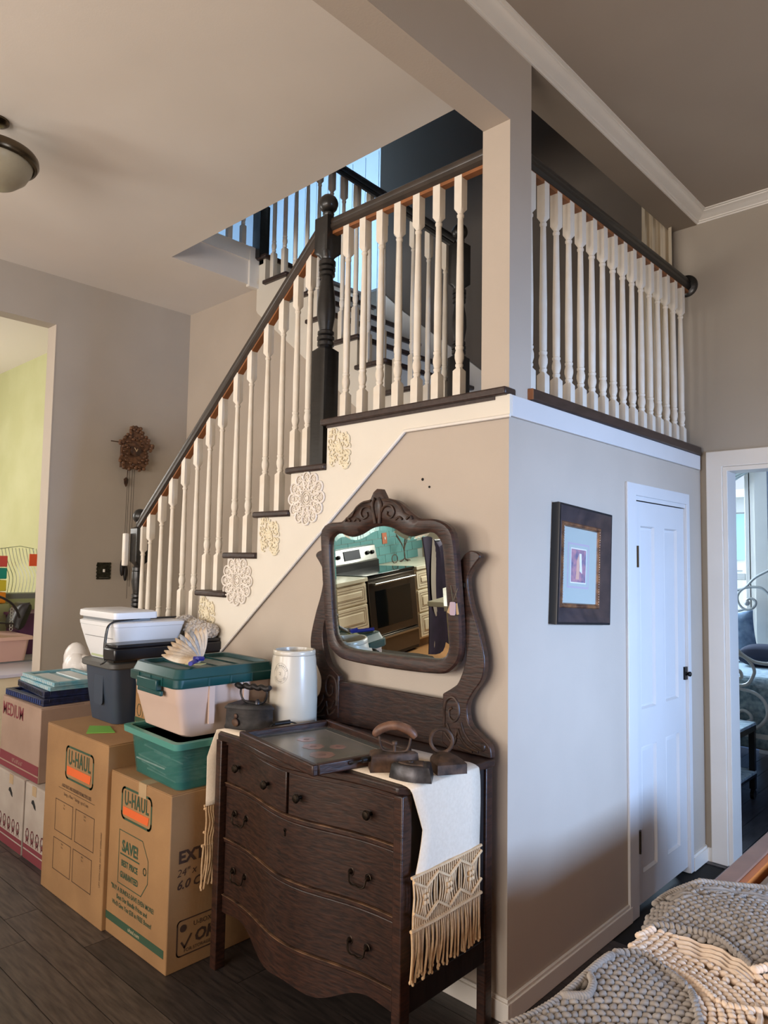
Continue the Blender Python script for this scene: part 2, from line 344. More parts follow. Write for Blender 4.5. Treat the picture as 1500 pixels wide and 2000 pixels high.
# left wall with opening into garden room
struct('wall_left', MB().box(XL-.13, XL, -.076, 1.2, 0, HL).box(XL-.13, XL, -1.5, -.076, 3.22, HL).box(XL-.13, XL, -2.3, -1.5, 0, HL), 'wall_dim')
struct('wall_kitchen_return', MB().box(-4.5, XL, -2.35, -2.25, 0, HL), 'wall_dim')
struct('trim_10', MB().box(XL-.135, XL+.002, -.0785, -.074, 0, 3.22), 'wall')
# wall below second flight with its stringer
s2 = [(-1.085+.0, ZL+.17)]
struct('wall_under_flight', MB().prism([(XL, 0), (XL, HL), (-2.871, HL), (-2.871, 3.45), (-1.0, 1.98), (-1.0, 0)], 'y', W2, W2+.1), 'wall')
def st2():
    p = [(-1.0, 2.15)]
    X1 = -1.06
    for k in range(1, 9):
        p += [(X1-(k-1)*.245, ZL-.03+.202*(k-1)), (X1-(k-1)*.245, ZL-.03+.202*k)]
    p += [(-2.871, ZL-.03+.202*8), (-2.871, 3.40), (-2.855, 3.375), (-2.75, 3.291), (-1.776, 2.508), (-1.3, 2.12), (-1.0, 1.88)]
    return p
struct('trim_11', MB().prism(st2(), 'y', W2-.016, W2+.04), 'stringer')
# rest of the shell
def wall_with_window(nm, ax, at, a0, a1, h, w0, w1, z0, z1, m='wall', th=.12):
    mb = MB()
    for p0, p1, q0, q1 in ((a0, w0, 0, h), (w1, a1, 0, h), (w0, w1, 0, z0), (w0, w1, z1, h)):
        mb.box(at, at+th, p0, p1, q0, q1) if ax == 'x' else mb.box(p0, p1, at, at+th, q0, q1)
    return struct(nm, mb, m)
def window_frame(nm, ax, at, w0, w1, z0, z1):
    mb = MB(); t = .05; mid = (z0+z1)/2
    for p0, p1, q0, q1 in ((w0-.08, w0+t, z0-.08, z1+.08), (w1-t, w1+.08, z0-.08, z1+.08), (w0+t, w1-t, z0-.08, z0+t), (w0+t, w1-t, z1-t, z1+.08), (w0+t, w1-t, mid-.025, mid+.025)):
        mb.box(at-.03, at+.03, p0, p1, q0, q1) if ax == 'x' else mb.box(p0, p1, at-.03, at+.03, q0, q1)
    return struct(nm, mb, 'trim')
wall_with_window('wall_east', 'x', 4.6, -5, 2.0, 3.6, -.6, .8, .95, 2.35); window_frame('window_1', 'x', 4.6, -.6, .8, .95, 2.35)
wall_with_window('wall_south', 'y', -5.12, -.2, 4.72, 3.6, .1, 1.6, .9, 2.5); window_frame('window_2', 'y', -5.05, .1, 1.6, .9, 2.5)
struct('wall_south_left', MB().box(-4.6, -.2, -5.12, -5, 0, 3.6), 'wall')
# upper hall
struct('floor_upper', MB().box(-6, -2.871, .1, 4.2, ZU-.02, ZU).box(-2.871, -2.45, D+.1, 4.2, ZU-.02, ZU).box(-2.871, -2.80, W2-.016, D+.1, ZU-.06, ZU), 'tread')
uw = struct('wall_upper', MB().box(-6.1, -6, .1, 4.2, 3.8, 6.1).box(-6.1, -2.3, 3.32, 3.42, 3.8, 6.1).box(-6, -2.9, .1, .18, 3.8, 6.1), 'blue_boards')
bd = MB().box(-.098, .098, -.006, .006, 0, 2.2).mesh('panel', 'blue_boards')
for i in range(17): inst(bd, 'panel', (-5.8+i*.205, 3.312, 3.85), uw)
# garden room behind the opening
struct('wall_garden', MB().box(-9, XL-.13, .68, .78, 0, HL), 'green_wall')
struct('wall_garden_left', MB().box(-9.1, -9, -2.24, .78, 0, HL).box(-9, -3.93, -2.24, -2.14, 0, HL), 'white_wall')
struct('ceiling_garden', MB().box(-9, XL-.13, -2.24, .78, HL, HL+.05), 'white_wall')
struct('floor_garden', MB().box(-9, XL-.13, -2.24, .78, -.005, .001), 'tan_floor')
# bedroom shell
wall_with_window('wall_bedroom', 'y', 4.6, -3.0, 2.5, 3.0, -.92, -.52, .9, 2.42, 'bed_room_wall'); 
struct('wall_bedroom_side', MB().box(-3, -2.9, 2.05, 4.6, 0, 3).box(2.4, 2.5, 2.05, 4.6, 0, 3), 'bed_room_wall')
struct('ceiling_bedroom', MB().box(-3, 2.5, 2.02, 4.7, 2.9, 2.95), 'white_wall')
mb = MB()
for p0, p1, q0, q1 in ((-1.0, -.9, .8, 2.5), (-.55, -.44, .8, 2.5), (-.9, -.55, 2.36, 2.5), (-.9, -.55, 1.44, 1.50), (-.9, -.55, .8, .93), (-.52, -.50, .8, 2.5)):
    mb.box(p0, p1, 4.53, 4.62, q0, q1)
wf = struct('window_3', mb, 'trim', bevel=.006)
MB().box(-.9, -.55, 4.585, 4.59, 1.5, 2.36).build('pane', 'glass', wf); MB().box(-.9, -.55, 4.575, 4.58, .93, 1.44).build('pane', 'glass', wf)
MB().box(-.46, -.36, 4.5, 4.6, .0, 2.75).build('casing', 'trim', wf)
# baseboards
def bboard(nm, pts, h=.075):
    mb = MB()
    for (a, b, ax) in pts:
        pass
mb = MB().box(-.95, .016, -.016, 0, 0, .066).box(-.95, .010, -.010, 0, .066, .078); struct('baseboard_front', mb, 'trim', bevel=.002)
mb = MB().box(0, .016, 0, .965, 0, .066).box(0, .010, 0, .965, .066, .078); struct('baseboard_right', mb, 'trim', bevel=.002)
mb = MB().box(0, .016, 1.70, D, 0, .066).box(0, .010, 1.7, D, .066, .078).box(.016, .035, D-.016, D, 0, .07); struct('baseboard_closet', mb, 'trim')
mb = MB().box(XL, XL+.016, -.07, W2, 0, .1); struct('baseboard_left', mb, 'trim')
# small nail holes above the mirror
mb = MB().lathe([(.006, -.001), (.006, .001)], M=Matrix.Rotation(pi/2, 4, 'X'), c=(-.40, -.001, 1.877), seg=8).lathe([(.005, -.001), (.005, .001)], M=Matrix.Rotation(pi/2, 4, 'X'), c=(-.365, -.001, 1.845), seg=8)
struct('trim_12', mb, 'gap')

# ------------------------------------------------------------------ closet door
dr = thing('closet_door', 'narrow white four panel closet door in the pale side wall', 'door', (0, 1.35, 0))
dr['kind'] = 'structure'
del dr['category']
dr.name = 'door_1'
mb = MB().box(-.04, -.006, y0+.003, y1-.003, .03, zt-.004)
def panel(mb, a0, a1, b0, b1):
    pass
pans = [(1.105, 1.272, .885, 1.742), (1.385, 1.552, .885, 1.742), (1.125, 1.285, .157, .72), (1.395, 1.565, .157, .72)]
ys = sorted({y0+.003, y1-.003, 1.11, 1.28, 1.392, 1.562}); 
PY = ((1.11, 1.28), (1.392, 1.562)); PZ = ((.157, .72), (.885, 1.742))
# rails and stiles with recessed panels
mb = MB().box(-.04, -.018, y0+.003, y1-.003, .03, zt-.004)
mb.build('panel_board', 'door', dr)
mb = MB()
mb.box(-.02, -.004, y0+.003, PY[0][0], .03, zt-.004).box(-.02, -.004, PY[0][1], PY[1][0], .03, zt-.004).box(-.02, -.004, PY[1][1], y1-.003, .03, zt-.004)
for a, b in PY: mb.box(-.02, -.004, a, b, .03, PZ[0][0]).box(-.02, -.004, a, b, PZ[0][1], PZ[1][0]).box(-.02, -.004, a, b, PZ[1][1], zt-.004)
mb.build('stile_and_rail', 'door', dr)
for a, b in PY:
    for c_, d_ in PZ:
        f = .012
        mb = MB()
        o_ = [(a, c_), (b, c_), (b, d_), (a, d_)]; i_ = [(a+f, c_+f), (b-f, c_+f), (b-f, d_-f), (a+f, d_-f)]; j_ = [(a+2*f, c_+2*f), (b-2*f, c_+2*f), (b-2*f, d_-2*f), (a+2*f, d_-2*f)]
        mb.loft([[(-.004, *p) for p in o_], [(-.002, *p) for p in [(a+f*.4, c_+f*.4), (b-f*.4, c_+f*.4), (b-f*.4, d_-f*.4), (a+f*.4, d_-f*.4)]], [(-.016, *p) for p in i_], [(-.012, *p) for p in j_]], cap=False)
        mb.add([(-.012, *p) for p in j_], [(0, 1, 2, 3)])
        mb.build('door_panel', 'door', dr)
for zc in (1.593, .31):
    MB().box(-.006, .002, 1.058, 1.088, zc-.048, zc+.048).lathe([(.006, -.05), (.006, .05)], c=(.005, 1.066, zc), seg=8).build('hinge', 'nickel_dark', dr)
k = MB().lathe([(.012, .0), (.010, .012), (.006, .016), (.012, .022), (.013, .030), (.008, .034)], M=Matrix.Rotation(pi/2, 4, 'Y'), c=(-.004, 1.645, 1.0), seg=16).box(-.005, .006, 1.628, 1.662, .97, 1.035)
k.build('door_knob', 'black_metal', dr)
mb = MB().prism([(.947, 0), (.947, 1.931), (1.699, 1.931), (1.699, 0), (1.66, 0), (1.66, 1.875), (1.04, 1.875), (1.04, 0)], 'x', 0, .013)
mb.build('casing', 'door', dr, bevel=.003)
MB().prism([(y0-.0, 0), (y0, zt+.02), (y1, zt+.02), (y1, 0), (y1-.002, 0), (y1-.002, zt), (y0+.002, zt), (y0+.002, 0)], 'x', -.1, .004).build('jamb', 'door', dr)

# ------------------------------------------------------------------ stairs (structure-like thing)
sta = thing('staircase', 'dark treaded white staircase climbing to a landing and turning back up', 'staircase', (-1.5, .5, 0))
def tread(x0, x1, ya, yb, zt, end=True):
    mb = MB(); mb.box(x0, x1, ya, yb, zt-.03, zt); return mb
for i in range(1, 11):
    z = ZL-i*RISE
    tread(XR-i*RUN-.03, XR-(i-1)*RUN, -.032, W2-.02, z).build('tread', 'tread', sta, bevel=.009)
    MB().box(XR-i*RUN, XR-i*RUN+.02, 0.1, W2-.02, z-RISE, z-.03).build('riser', 'stringer', sta)
MB().box(XR, XR+.02, .1, W2, ZL-RISE, ZL-.03).build('riser', 'stringer', sta)
MB().box(XR-.03, .005, -.034, .04, ZL-.03, ZL+.0).build('landing_nosing', 'tread', sta, bevel=.007)
MB().box(XR+.0, -.05, -.02, 0, ZL-.042, ZL-.03).build('cove_strip', 'tread', sta)
MB().box(XR, -.03, .04, D, ZL-.03, ZL-.001).build('landing_floor', 'tread', sta)
for k in range(1, 9):
    X1 = -1.06-(k-1)*.245; z = ZL+.202*k
    if k < 8: tread(X1-.245, X1+.03, W2-.045, D, z).build('tread', 'tread', sta, bevel=.009)
    else: MB().box(-2.871, X1+.03, W2-.045, D+.1, z-.03, z).build('tread', 'tread', sta, bevel=.009)
    MB().box(X1-.02, X1, W2+.04, D, z-.202, z-.03).build('riser', 'stringer', sta)
MB().prism([(-1.03, 2.18), (-.15, 2.18), (-.15, 2.30), (-1.0, 2.30), (-1.3, 2.76), (-1.49, 2.91), (-1.652, 3.043), (-2.209, 3.486), (-2.484, 3.74), (-2.484, 3.5)], 'y', D-.02, D).build('skirt_board', 'trim', sta)

# balusters -------------------------------------------------------
def sect(r, sq, n=16):
    out = []
    for k in range(n):
        a = pi/4+2*pi*k/n; m_ = max(abs(cos(a)), abs(sin(a))); rr = r*((1-sq)+sq/m_) if sq < 1 else r/m_
        out.append((rr*cos(a), rr*sin(a)))
    return out
def turned(prof):
    mb = MB(); mb.loft([[(x, y, z) for x, y in sect(r, sq)] for z, r, sq in prof]); return mb
def baluster(H, hb, ht, h=.0182):
    p = [(0, h, 1), (hb-.006, h, 1), (hb+.006, .011, 0), (hb+.010, .0115, 0), (hb+.013, .0135, 0), (hb+.020, .0135, 0), (hb+.023, .011, 0), (hb+.03, .0125, 0), (hb+.045, .0158, 0), (hb+.06, .0158, 0), (hb+.078, .012, 0), (hb+.083, .0145, 0), (hb+.09, .0145, 0), (hb+.093, .0118, 0), (hb+.10, .013, 0)]
    zs = H-ht
    p += [(hb+.10+(zs-.03-hb-.10)*.35, .0135, 0), (zs-.03, .0098, 0), (zs-.026, .0125, 0), (zs-.018, .0125, 0), (zs-.015, .010, 0), (zs-.009, .0105, 0), (zs+.006, h, 1), (H, h, 1)]
    p = [(z, r_ if sq_ else r_*1.16, sq_) for z, r_, sq_ in p]
    return turned(p).mesh('baluster', 'baluster')
def newel(prof): return turned(prof)
# flight 1 railing
def railz(x): return 3.035+(x+1.12)*.840   # underside of sloping handrail
rail1 = thing('stair_railing', 'sloping black stair railing with white spindles on the lower flight', 'railing', (-1.9, .05, .6))
pos = [(-1.158, 1), (-1.249, 1), (-1.357, 2), (-1.475, 2), (-1.609, 3), (-1.726, 3), (-1.860, 4), (-1.972, 4), (-2.09, 5), (-2.213, 5), (-2.34, 6), (-2.455, 6), (-2.58, 7), (-2.665, 7)]
for x, i in pos:
    z0_ = ZL-i*RISE; H = railz(x)-z0_+.010
    me = baluster(H, .19, .155)
    inst(me, 'baluster', (x, .05, z0_), rail1)
def sweep(path, prof, name, m, parent, side=Vector((0, 1, 0))):
    rings = []
    for i, p in enumerate(path):
        p = Vector(p); t = (Vector(path[min(i+1, len(path)-1)])-Vector(path[max(i-1, 0)])).normalized(); u = side.cross(t).normalized()
        if u.z < 0: u = -u
        rings.append([p+side*a+u*b for a, b in prof])
    mb = MB(); mb.loft(rings); return mb.build(name, m, parent)
RP = [(-.018, 0), (.018, 0), (.03, .012), (.031, .026), (.025, .032), (.029, .04), (.026, .056), (.014, .066), (-.014, .066), (-.026, .056), (-.029, .04), (-.025, .032), (-.031, .026), (-.03, .012)]
xa, xb_ = -1.05, -2.675
sweep([(xa, .05, railz(xa)), (xb_, .05, railz(xb_))], RP, 'handrail', 'rail_wood', rail1)
sweep([(xa, .05, railz(xa)-.012), (xb_, .05, railz(xb_)-.012)], [(-.017, 0), (.017, 0), (.017, .013), (-.017, .013)], 'fillet', 'fillet', rail1)
def newel_post(parent, x, y, z, base, H, half=.044, name='newel_post', ubl=.19):
    # base block height, turned, upper block, ball
    ub1 = H-.111; ub0 = ub1-ubl
    p = [(0, half, 1), (base-.012, half, 1), (base+.006, half*.72, 0), (base+.014, half*.9, 0), (base+.03, half*.9, 0), (base+.034, half*.72, 0), (base+.04, half*.92, 0), (base+.055, half*.92, 0), (base+.06, half*.7, 0), (base+.066, half*.88, 0), (base+.08, half*.88, 0), (base+.086, half*.7, 0),
         (base+.10, half*.74, 0), (base+.16, half*.98, 0), (base+.22, half*.95, 0), (ub0-.11, half*.66, 0), (ub0-.1, half*.62, 0), (ub0-.095, half*.84, 0), (ub0-.08, half*.84, 0), (ub0-.076, half*.66, 0), (ub0-.07, half*.88, 0), (ub0-.055, half*.88, 0), (ub0-.05, half*.7, 0), (ub0-.045, half*.9, 0), (ub0-.025, half*.9, 0), (ub0-.018, half*.7, 0), (ub0-.008, half*.75, 0),
         (ub0+.012, half, 1), (ub1-.012, half, 1), (ub1+.004, half*.5, 0), (ub1+.012, half*.62, 0), (ub1+.02, half*.62, 0), (ub1+.024, half*.42, 0)]
    rb = .046; zc = ub1+.024+rb*.9
    for k in range(10):
        a = -pi/2+.5+(pi-.5)*k/9; p.append((zc+rb*sin(a), max(rb*cos(a), .001), 0))
    mb = turned(p); o = mb.build(name, 'dark_rail', None); put(o, parent); o.location = (x, y, z); return o
newel_post(rail1, -2.712, .05, ZL-7*RISE, .46, 1.852-(ZL-7*RISE), ubl=.225, half=.040)
# small pale offcut block fixed on lowest newel
MB().obox((-2.765, -.012, 1.60), .032, .032, .20).build('spindle_offcut', 'baluster', rail1, bevel=.006)
# landing front railing
rail2 = thing('landing_railing', 'level dark handrail with seven white spindles on the landing front', 'railing', (-.6, .05, ZL))
newel_post(rail2, -1.038, .045, ZL-RISE, .55, 3.278-(ZL-RISE))
mB = baluster(3.083-ZL, .12, .138)
for x in (-.902, -.796, -.692, -.587, -.481, -.373, -.263): inst(mB, 'baluster', (x, .05, ZL), rail2)
sweep([(-.995, .05, 3.085), (-.122, .05, 3.085)], RP, 'handrail', 'rail_wood', rail2)
MB().box(-.995, -.122, .034, .066, 3.071, 3.085).build('fillet', 'fillet', rail2)
# side balcony railing
rail3 = thing('balcony_railing', 'side railing of sixteen white spindles above the closet wall', 'railing', (-.06, 1, ZL))
mB2 = baluster(3.10-2.205, .105, .15)
for i in range(16): inst(mB2, 'baluster', (-.06, .232+i*(1.80-.232)/15, 2.205), rail3)
sweep([(-.06, .147, 3.105), (-.06, D-.02, 3.105)], RP, 'handrail', 'dark_rail', rail3, side=Vector((1, 0, 0)))
MB().box(-.076, -.044, .147, D-.02, 3.09, 3.105).build('fillet', 'fillet', rail3)
MB().lathe([(.062, 0), (.062, .012), (.05, .02)], M=Matrix.Rotation(pi/2, 4, 'X'), c=(-.06, D, 3.135), seg=28).build('rosette', 'dark_rail', rail3)
MB().box(-.09, .022, .125, D-.04, 2.157, 2.203).build('base_cap', 'tread', rail3, bevel=.006)
MB().box(.015, .0225, .1245, .13, 2.160, 2.2).box(-.09, .022, .1235, .1252, 2.159, 2.2).build('end_grain', 'fillet', rail3)
# second flight railing
rail4 = thing('upper_stair_railing', 'dark stair railing with white spindles climbing the second flight behind', 'railing', (-1.8, 1.0, ZL))
newel_post(rail4, -.99, W2-.01, ZL, .52, 3.467-ZL, ubl=.25)
def rz2(x): return 3.30+(-.99-x)*.8245
for k in range(1, 8):
    for dx in (.03, .155):
        x = -1.06-(k-1)*.245-dx; z = ZL+.202*k
        inst(baluster(rz2(x)-z+.01, .19, .155), 'baluster', (x, W2-.01, z), rail4)
sweep([(-1.03, W2-.01, rz2(-1.03)), (-2.80, W2-.01, rz2(-2.80))], RP, 'handrail', 'dark_rail', rail4)
# upper hall balustrade
rail5 = thing('upper_hall_railing', 'railing with dark newel at the top of the stairs upstairs', 'railing', (-2.87, .7, ZU))
newel_post(rail5, -2.845, W2-.01, ZU-.02, .42, 1.25)
mB3 = baluster(.9, .14, .15)
for i in range(5): inst(mB3, 'baluster', (-2.865, W2-.16-i*.12, ZU+.06), rail5)
sweep([(-2.865, W2-.03, ZU+.96), (-2.865, .29, ZU+.96)], RP, 'handrail', 'dark_rail', rail5, side=Vector((1, 0, 0)))
# hall grab rail seen behind spindles
cur = thing('stairwell_curtain', 'pale gathered curtain hanging at the back corner of the stairwell', 'curtain', (-.15, 1.85, 2.3))
mb = MB()
def cf(u, v):
    x = -.325+.02+u*.20-(1-v)*.0; 
    x = (-.30-.0*v)+u*.185
    return (x, 1.845+.016*sin(u*24+v*.8)+.006*sin(u*53+v*2), 2.25+v*1.75)
mb.grid(cf, 60, 10); mb.build('cloth', 'curtain', cur, solid=.003)
tr = [(-.309, 3.7), (-.225, 2.7), (-.30, 2.3)]

# stair bracket ornaments ----------------------------------------------
def oval_orn(cx, cz, a, b, nm, label):
    t = thing(nm, label, 'ornament', (cx, -.016, cz), 'appliques on the stair skirt')
    mb = MB()
    def E(r, th): return (cx+a*r*cos(th), -.019, cz+b*r*sin(th))
    for r in (.30, .22, .12): mb.tube([E(r, 2*pi*k/20) for k in range(20)], .0028, 5, closed=True)
    N = 12
    for k in range(N):
        th = 2*pi*k/N
        mb.ball((cx+a*.42*cos(th+.26), -.017, cz+b*.42*sin(th+.26)), a*.055, .004, b*.055, 7, 5); mb.ball((cx+a*.62*cos(th+.26), -.017, cz+b*.62*sin(th+.26)), a*.05, .004, b*.05, 7, 5); mb.ball((cx+a*.80*cos(th), -.017, cz+b*.80*sin(th)), a*.06, .004, b*.06, 7, 5)
        # outer lobe arcs
        c0 = (cx+a*.80*cos(th), cz+b*.80*sin(th)); rr = .20
        pts = []
        for j in range(12):
            q = th-2.1+4.2*j/11; pts.append((c0[0]+a*rr*cos(q), -.019, c0[1]+b*rr*sin(q)))
        mb.tube(pts, .0048, 5)
        mb.tube([(c0[0]+a*rr*.45*cos(2*pi*j/8), -.018, c0[1]+b*rr*.45*sin(2*pi*j/8)) for j in range(8)], .0028, 5, closed=True)
        for sg in (1, -1):
            pts = []
            for j in range(10):
                u = j/9; q = th+sg*(.05+.26*sin(u*pi*.9)); r = .32+.42*u; pts.append(E(r, q))
            mb.tube(pts, .0042, 5)
            sp = []
            for j in range(12):
                u = j/11; q = th+sg*.31; rr2 = .11*(1-u*.75); bb = q+sg*u*5.5
                sp.append((cx+a*(.55*cos(q)+rr2*cos(bb)), -.018, cz+b*(.55*sin(q)+rr2*sin(bb))))
            mb.tube(sp, .0036, 5)
    mb.ball((cx, -.017, cz), a*.09, .004, b*.09, 8, 6)
    mb.build('scrollwork', 'applique_w', t)
oval_orn(-1.077, 1.834, .122, .122, 'oval_medallion', 'white oval lace medallion under the second highest stair tread')
oval_orn(-1.592, 1.443, .125, .122, 'oval_medallion', 'white oval lace medallion beneath the lower dark stair tread')
def sq_orn(cx, cz, w, h, label):
    t = thing('scroll_applique', label, 'ornament', (cx, -.016, cz), 'appliques on the stair skirt'); mb = MB(); rnd = random.Random(3)
    sk = -.0
    def Q(u, v): return (cx+u*w, -.018, cz+v*h-u*h*.25)
    for k in range(58):
        u, v = rnd.uniform(-.42, .42), rnd.uniform(-.42, .42)
        if abs(u) > .36 and abs(v) > .36: continue
        n_ = 12; r = rnd.uniform(.07, .13); a0 = rnd.uniform(0, 6.28); sg = rnd.choice((1, -1)); pts = []
        for j in range(n_):
            q = a0+sg*j/n_*5.2; rr = r*(1-.7*j/n_); pts.append(Q(u+rr*cos(q), v+rr*sin(q)*w/h))
        mb.tube(pts, .0036, 5)
    for r in (.14, .08): mb.tube([Q(r*cos(j*.628), r*sin(j*.628)*w/h) for j in range(10)], .004, 5, closed=True)
    mb.ball(Q(0, 0), .012, .005, .012, 8, 6)
    for s1, s2_ in ((1, 1), (1, -1), (-1, 1), (-1, -1)):
        for j in range(5): mb.ball(Q(s1*(.30+.03*j), s2_*(.44-.05*j)), .007, .004, .007, 6, 5)
    mb.build('scrollwork', 'applique', t)
sq_orn(-.868, 2.045, .15, .17, 'cream square scroll applique on the skirt beside the tall newel')
sq_orn(-1.343, 1.668, .155, .17, 'cream square scroll applique between the two oval medallions')
sq_orn(-1.852, 1.262, .15, .17, 'cream square scroll applique lowest on the stair skirt')

# ------------------------------------------------------------------ dresser
DX0, DX1, DY0, DY1, DT = -1.0, -.02, -.525, -.045, .88
dre = thing('dresser', 'dark oak serpentine dresser with a swinging harp mirror against the wall', 'dresser', (-.51, -.3, 0))
def serp(u): return -.030+.022*(-cos(4*pi*(u-.5)))*1.0+.022 if 0 <= u <= 1 else 0
def fy(x, base=-.495):
    u = min(1, max(0, (x+.965)/.91))
    return base-.062*(sin(pi*u)**3)
xs = [-.955+i*(.89)/40 for i in range(41)]
# top
poly = [(DX0, DY1), (DX0, -.50)]+[(DX0+(DX1-DX0)*i/40, fy(DX0+(DX1-DX0)*i/40, -.525)) for i in range(1, 40)]+[(DX1, -.50), (DX1, DY1)]
MB().prism(poly, 'z', .853, DT).build('top', 'oak_h', dre, bevel=.006)
# cases
for x in (-.975, -.045):
    MB().box(x-.018 if x < -.5 else x-.018, x+.018, -.52, -.475, 0, .853).build('leg', 'oak', dre, bevel=.004)
    MB().box(x-.018, x+.018, -.09, -.05, 0, .853).build('leg', 'oak', dre, bevel=.004)
    MB().box(x-.008, x+.008, -.48, -.09, .23, .853).build('side_panel', 'oak_side', dre)
    MB().box(x-.014, x+.014, -.48, -.09, .215, .29).build('side_rail', 'oak_side', dre, bevel=.003)
MB().box(-.97, -.05, -.075, -.06, .25, .85).build('back_board', 'oak_side', dre)
def front_strip(z0, z1, base, th, x0=-.955, x1=-.065):
    n = 36; poly = [(x0+(x1-x0)*i/n, fy(x0+(x1-x0)*i/n, base)) for i in range(n+1)]; poly += [(x, y+th) for x, y in poly[::-1]]
    return MB().prism(poly, 'z', z0, z1)
for z in (.685, .478, .268):
    front_strip(z-.008, z+.008, -.499, .02).build('rail', 'oak', dre, bevel=.003); front_strip(z+.006, z+.0085, -.501, .01).build('worn_edge', 'oak_worn', dre)
front_strip(.835, .853, -.499, .02).build('rail', 'oak', dre)
def bail(parent, x, z, w=.075):
    y = fy(x, -.495)-.004; mb = MB()
    for s in (-1, 1):
        mb.lathe([(.009, 0), (.009, .004), (.004, .012)], M=Matrix.Rotation(pi/2, 4, 'X'), c=(x+s*w/2, y, z), seg=10)
        mb.tube([(x+s*w/2+s*(.012*cos(a)), y-.001, z+.013*sin(a)) for a in [i*.6 for i in range(8)]], .0018, 5)
    mb.tube(spline([(x-w/2, y-.010, z), (x-w/2+.004, y-.014, z-.022), (x-w*.25, y-.017, z-.030), (x, y-.017, z-.028), (x+w*.25, y-.017, z-.030), (x+w/2-.004, y-.014, z-.022), (x+w/2, y-.010, z)], 4), .003, 6)
    mb.build('bail_pull', 'old_brass', parent)
def knob(parent, x, z):
    y = fy(x, -.495)
    MB().lathe([(.006, 0), (.006, .014), (.014, .018), (.016, .024), (.012, .029), (.003, .031)], M=Matrix.Rotation(pi/2, 4, 'X'), c=(x, y, z), seg=14).build('knob', 'old_brass', parent)
d = front_strip(.694, .834, -.495, .018, -.952, -.520).build('drawer', 'oak_h', dre, bevel=.004); knob(d, -.868, .765); knob(d, -.637, .765)
d = front_strip(.694, .834, -.495, .018, -.508, -.068).build('drawer', 'oak_h', dre, bevel=.004); knob(d, -.448, .765); knob(d, -.175, .765)
for z0, z1 in ((.487, .676), (.277, .469)):
    d = front_strip(z0, z1, -.495, .018, -.952, -.068).build('drawer', 'oak_h', dre, bevel=.004); bail(d, -.845, (z0+z1)/2+.01); bail(d, -.212, (z0+z1)/2-.01)
    if z0 > .4: MB().lathe([(.006, 0), (.006, .003)], M=Matrix.Rotation(pi/2, 4, 'X'), c=(-.52, fy(-.52)-.0, z1-.035), seg=10).box(-.523, -.517, fy(-.52)-.003, fy(-.52), z1-.055, z1-.035).build('keyhole_plate', 'old_brass', d)
# apron with curved lower edge
n = 36; mb = MB(); vs = []
def az(u): return .262-.04-.075*(.5-.5*cos(2*pi*u))-.012*cos(6*pi*u)
r0 = []; 
for th in (0, .02):
    for i in range(n+1):
        x = -.955+.89*i/n; y = fy(x, -.497)+th; vs += [(x, y, .262), (x, y, az(i/n))]
m_ = 2*(n+1); fs = []
for i in range(n):
    a = 2*i; fs += [(a, a+1, a+3, a+2), (m_+a, m_+a+2, m_+a+3, m_+a+1), (a+1, m_+a+1, m_+a+3, a+3), (a, a+2, m_+a+2, m_+a)]
mb.add(vs, fs); mb.build('apron', 'oak', dre)
# splash board and harp arms
MB().box(-.88, -.16, -.064, -.045, .88, 1.053).build('splash_board', 'oak_h', dre, bevel=.004)
AO = [(-.141,1.584),(-.115,1.595),(-.085,1.588),(-.075,1.571),(-.095,1.548),(-.120,1.515),(-.128,1.482),(-.113,1.407),(-.080,1.319),(-.053,1.217),(-.062,1.148),(-.100,1.096),(-.126,1.046),(-.116,.985),(-.070,.951),(-.030,.923),(-.022,.882)]
AI = [(-.20,.882),(-.235,.90),(-.235,1.074),(-.190,1.101),(-.163,1.126),(-.136,1.193),(-.132,1.262),(-.159,1.34),(-.172,1.431),(-.176,1.502),(-.163,1.557)]
ao = spline([(x, 0, z) for x, z in AO], 4); ai = spline([(x, 0, z) for x, z in AI[2:]], 4)
cont = [(p.x, p.z) for p in ao]+AI[:2]+[(p.x, p.z) for p in ai]
CX = -.510
for s in (1, -1):
    pl = [(x, z) if s == 1 else (2*CX-x, z) for x, z in cont]
    a_ = MB().prism(pl, 'y', -.07, -.04).build('harp_arm', 'oak', dre, bevel=.004)
    fx = (lambda x: x) if s == 1 else (lambda x: 2*CX-x)
    mb = MB()
    def tb(pts, r): mb.tube([(fx(p.x), -.071, p.z) for p in spline([(x, 0, z) for x, z in pts], 5)], r, 6)
    tb([(-.225, .95), (-.222, 1.04), (-.19, 1.068), (-.165, 1.05), (-.16, 1.01), (-.178, .985), (-.2, .995), (-.203, 1.02), (-.19, 1.03)], .005)
    tb([(-.215, .97), (-.195, .94), (-.175, .93), (-.165, .96)], .005); tb([(-.222, .935), (-.20, .915), (-.18, .905), (-.17, .93)], .005)
    tb([(-.15, .985), (-.135, .95), (-.11, .925), (-.08, .91), (-.055, .905), (-.05, .92), (-.062, .925)], .005)
    tb([(-.165, .96), (-.15, .93), (-.12, .905), (-.075, .895)], .005); tb([(-.16, .90), (-.13, .892), (-.10, .89)], .004)
    mb.build('carving', 'oak_edge', a_)
    MB().lathe([(.009, -.02), (.009, .02)], M=Matrix.Rotation(pi/2, 4, 'Y'), c=(fx(-.155), -.072, 1.47), seg=10).build('pivot_knob', 'old_brass', a_)
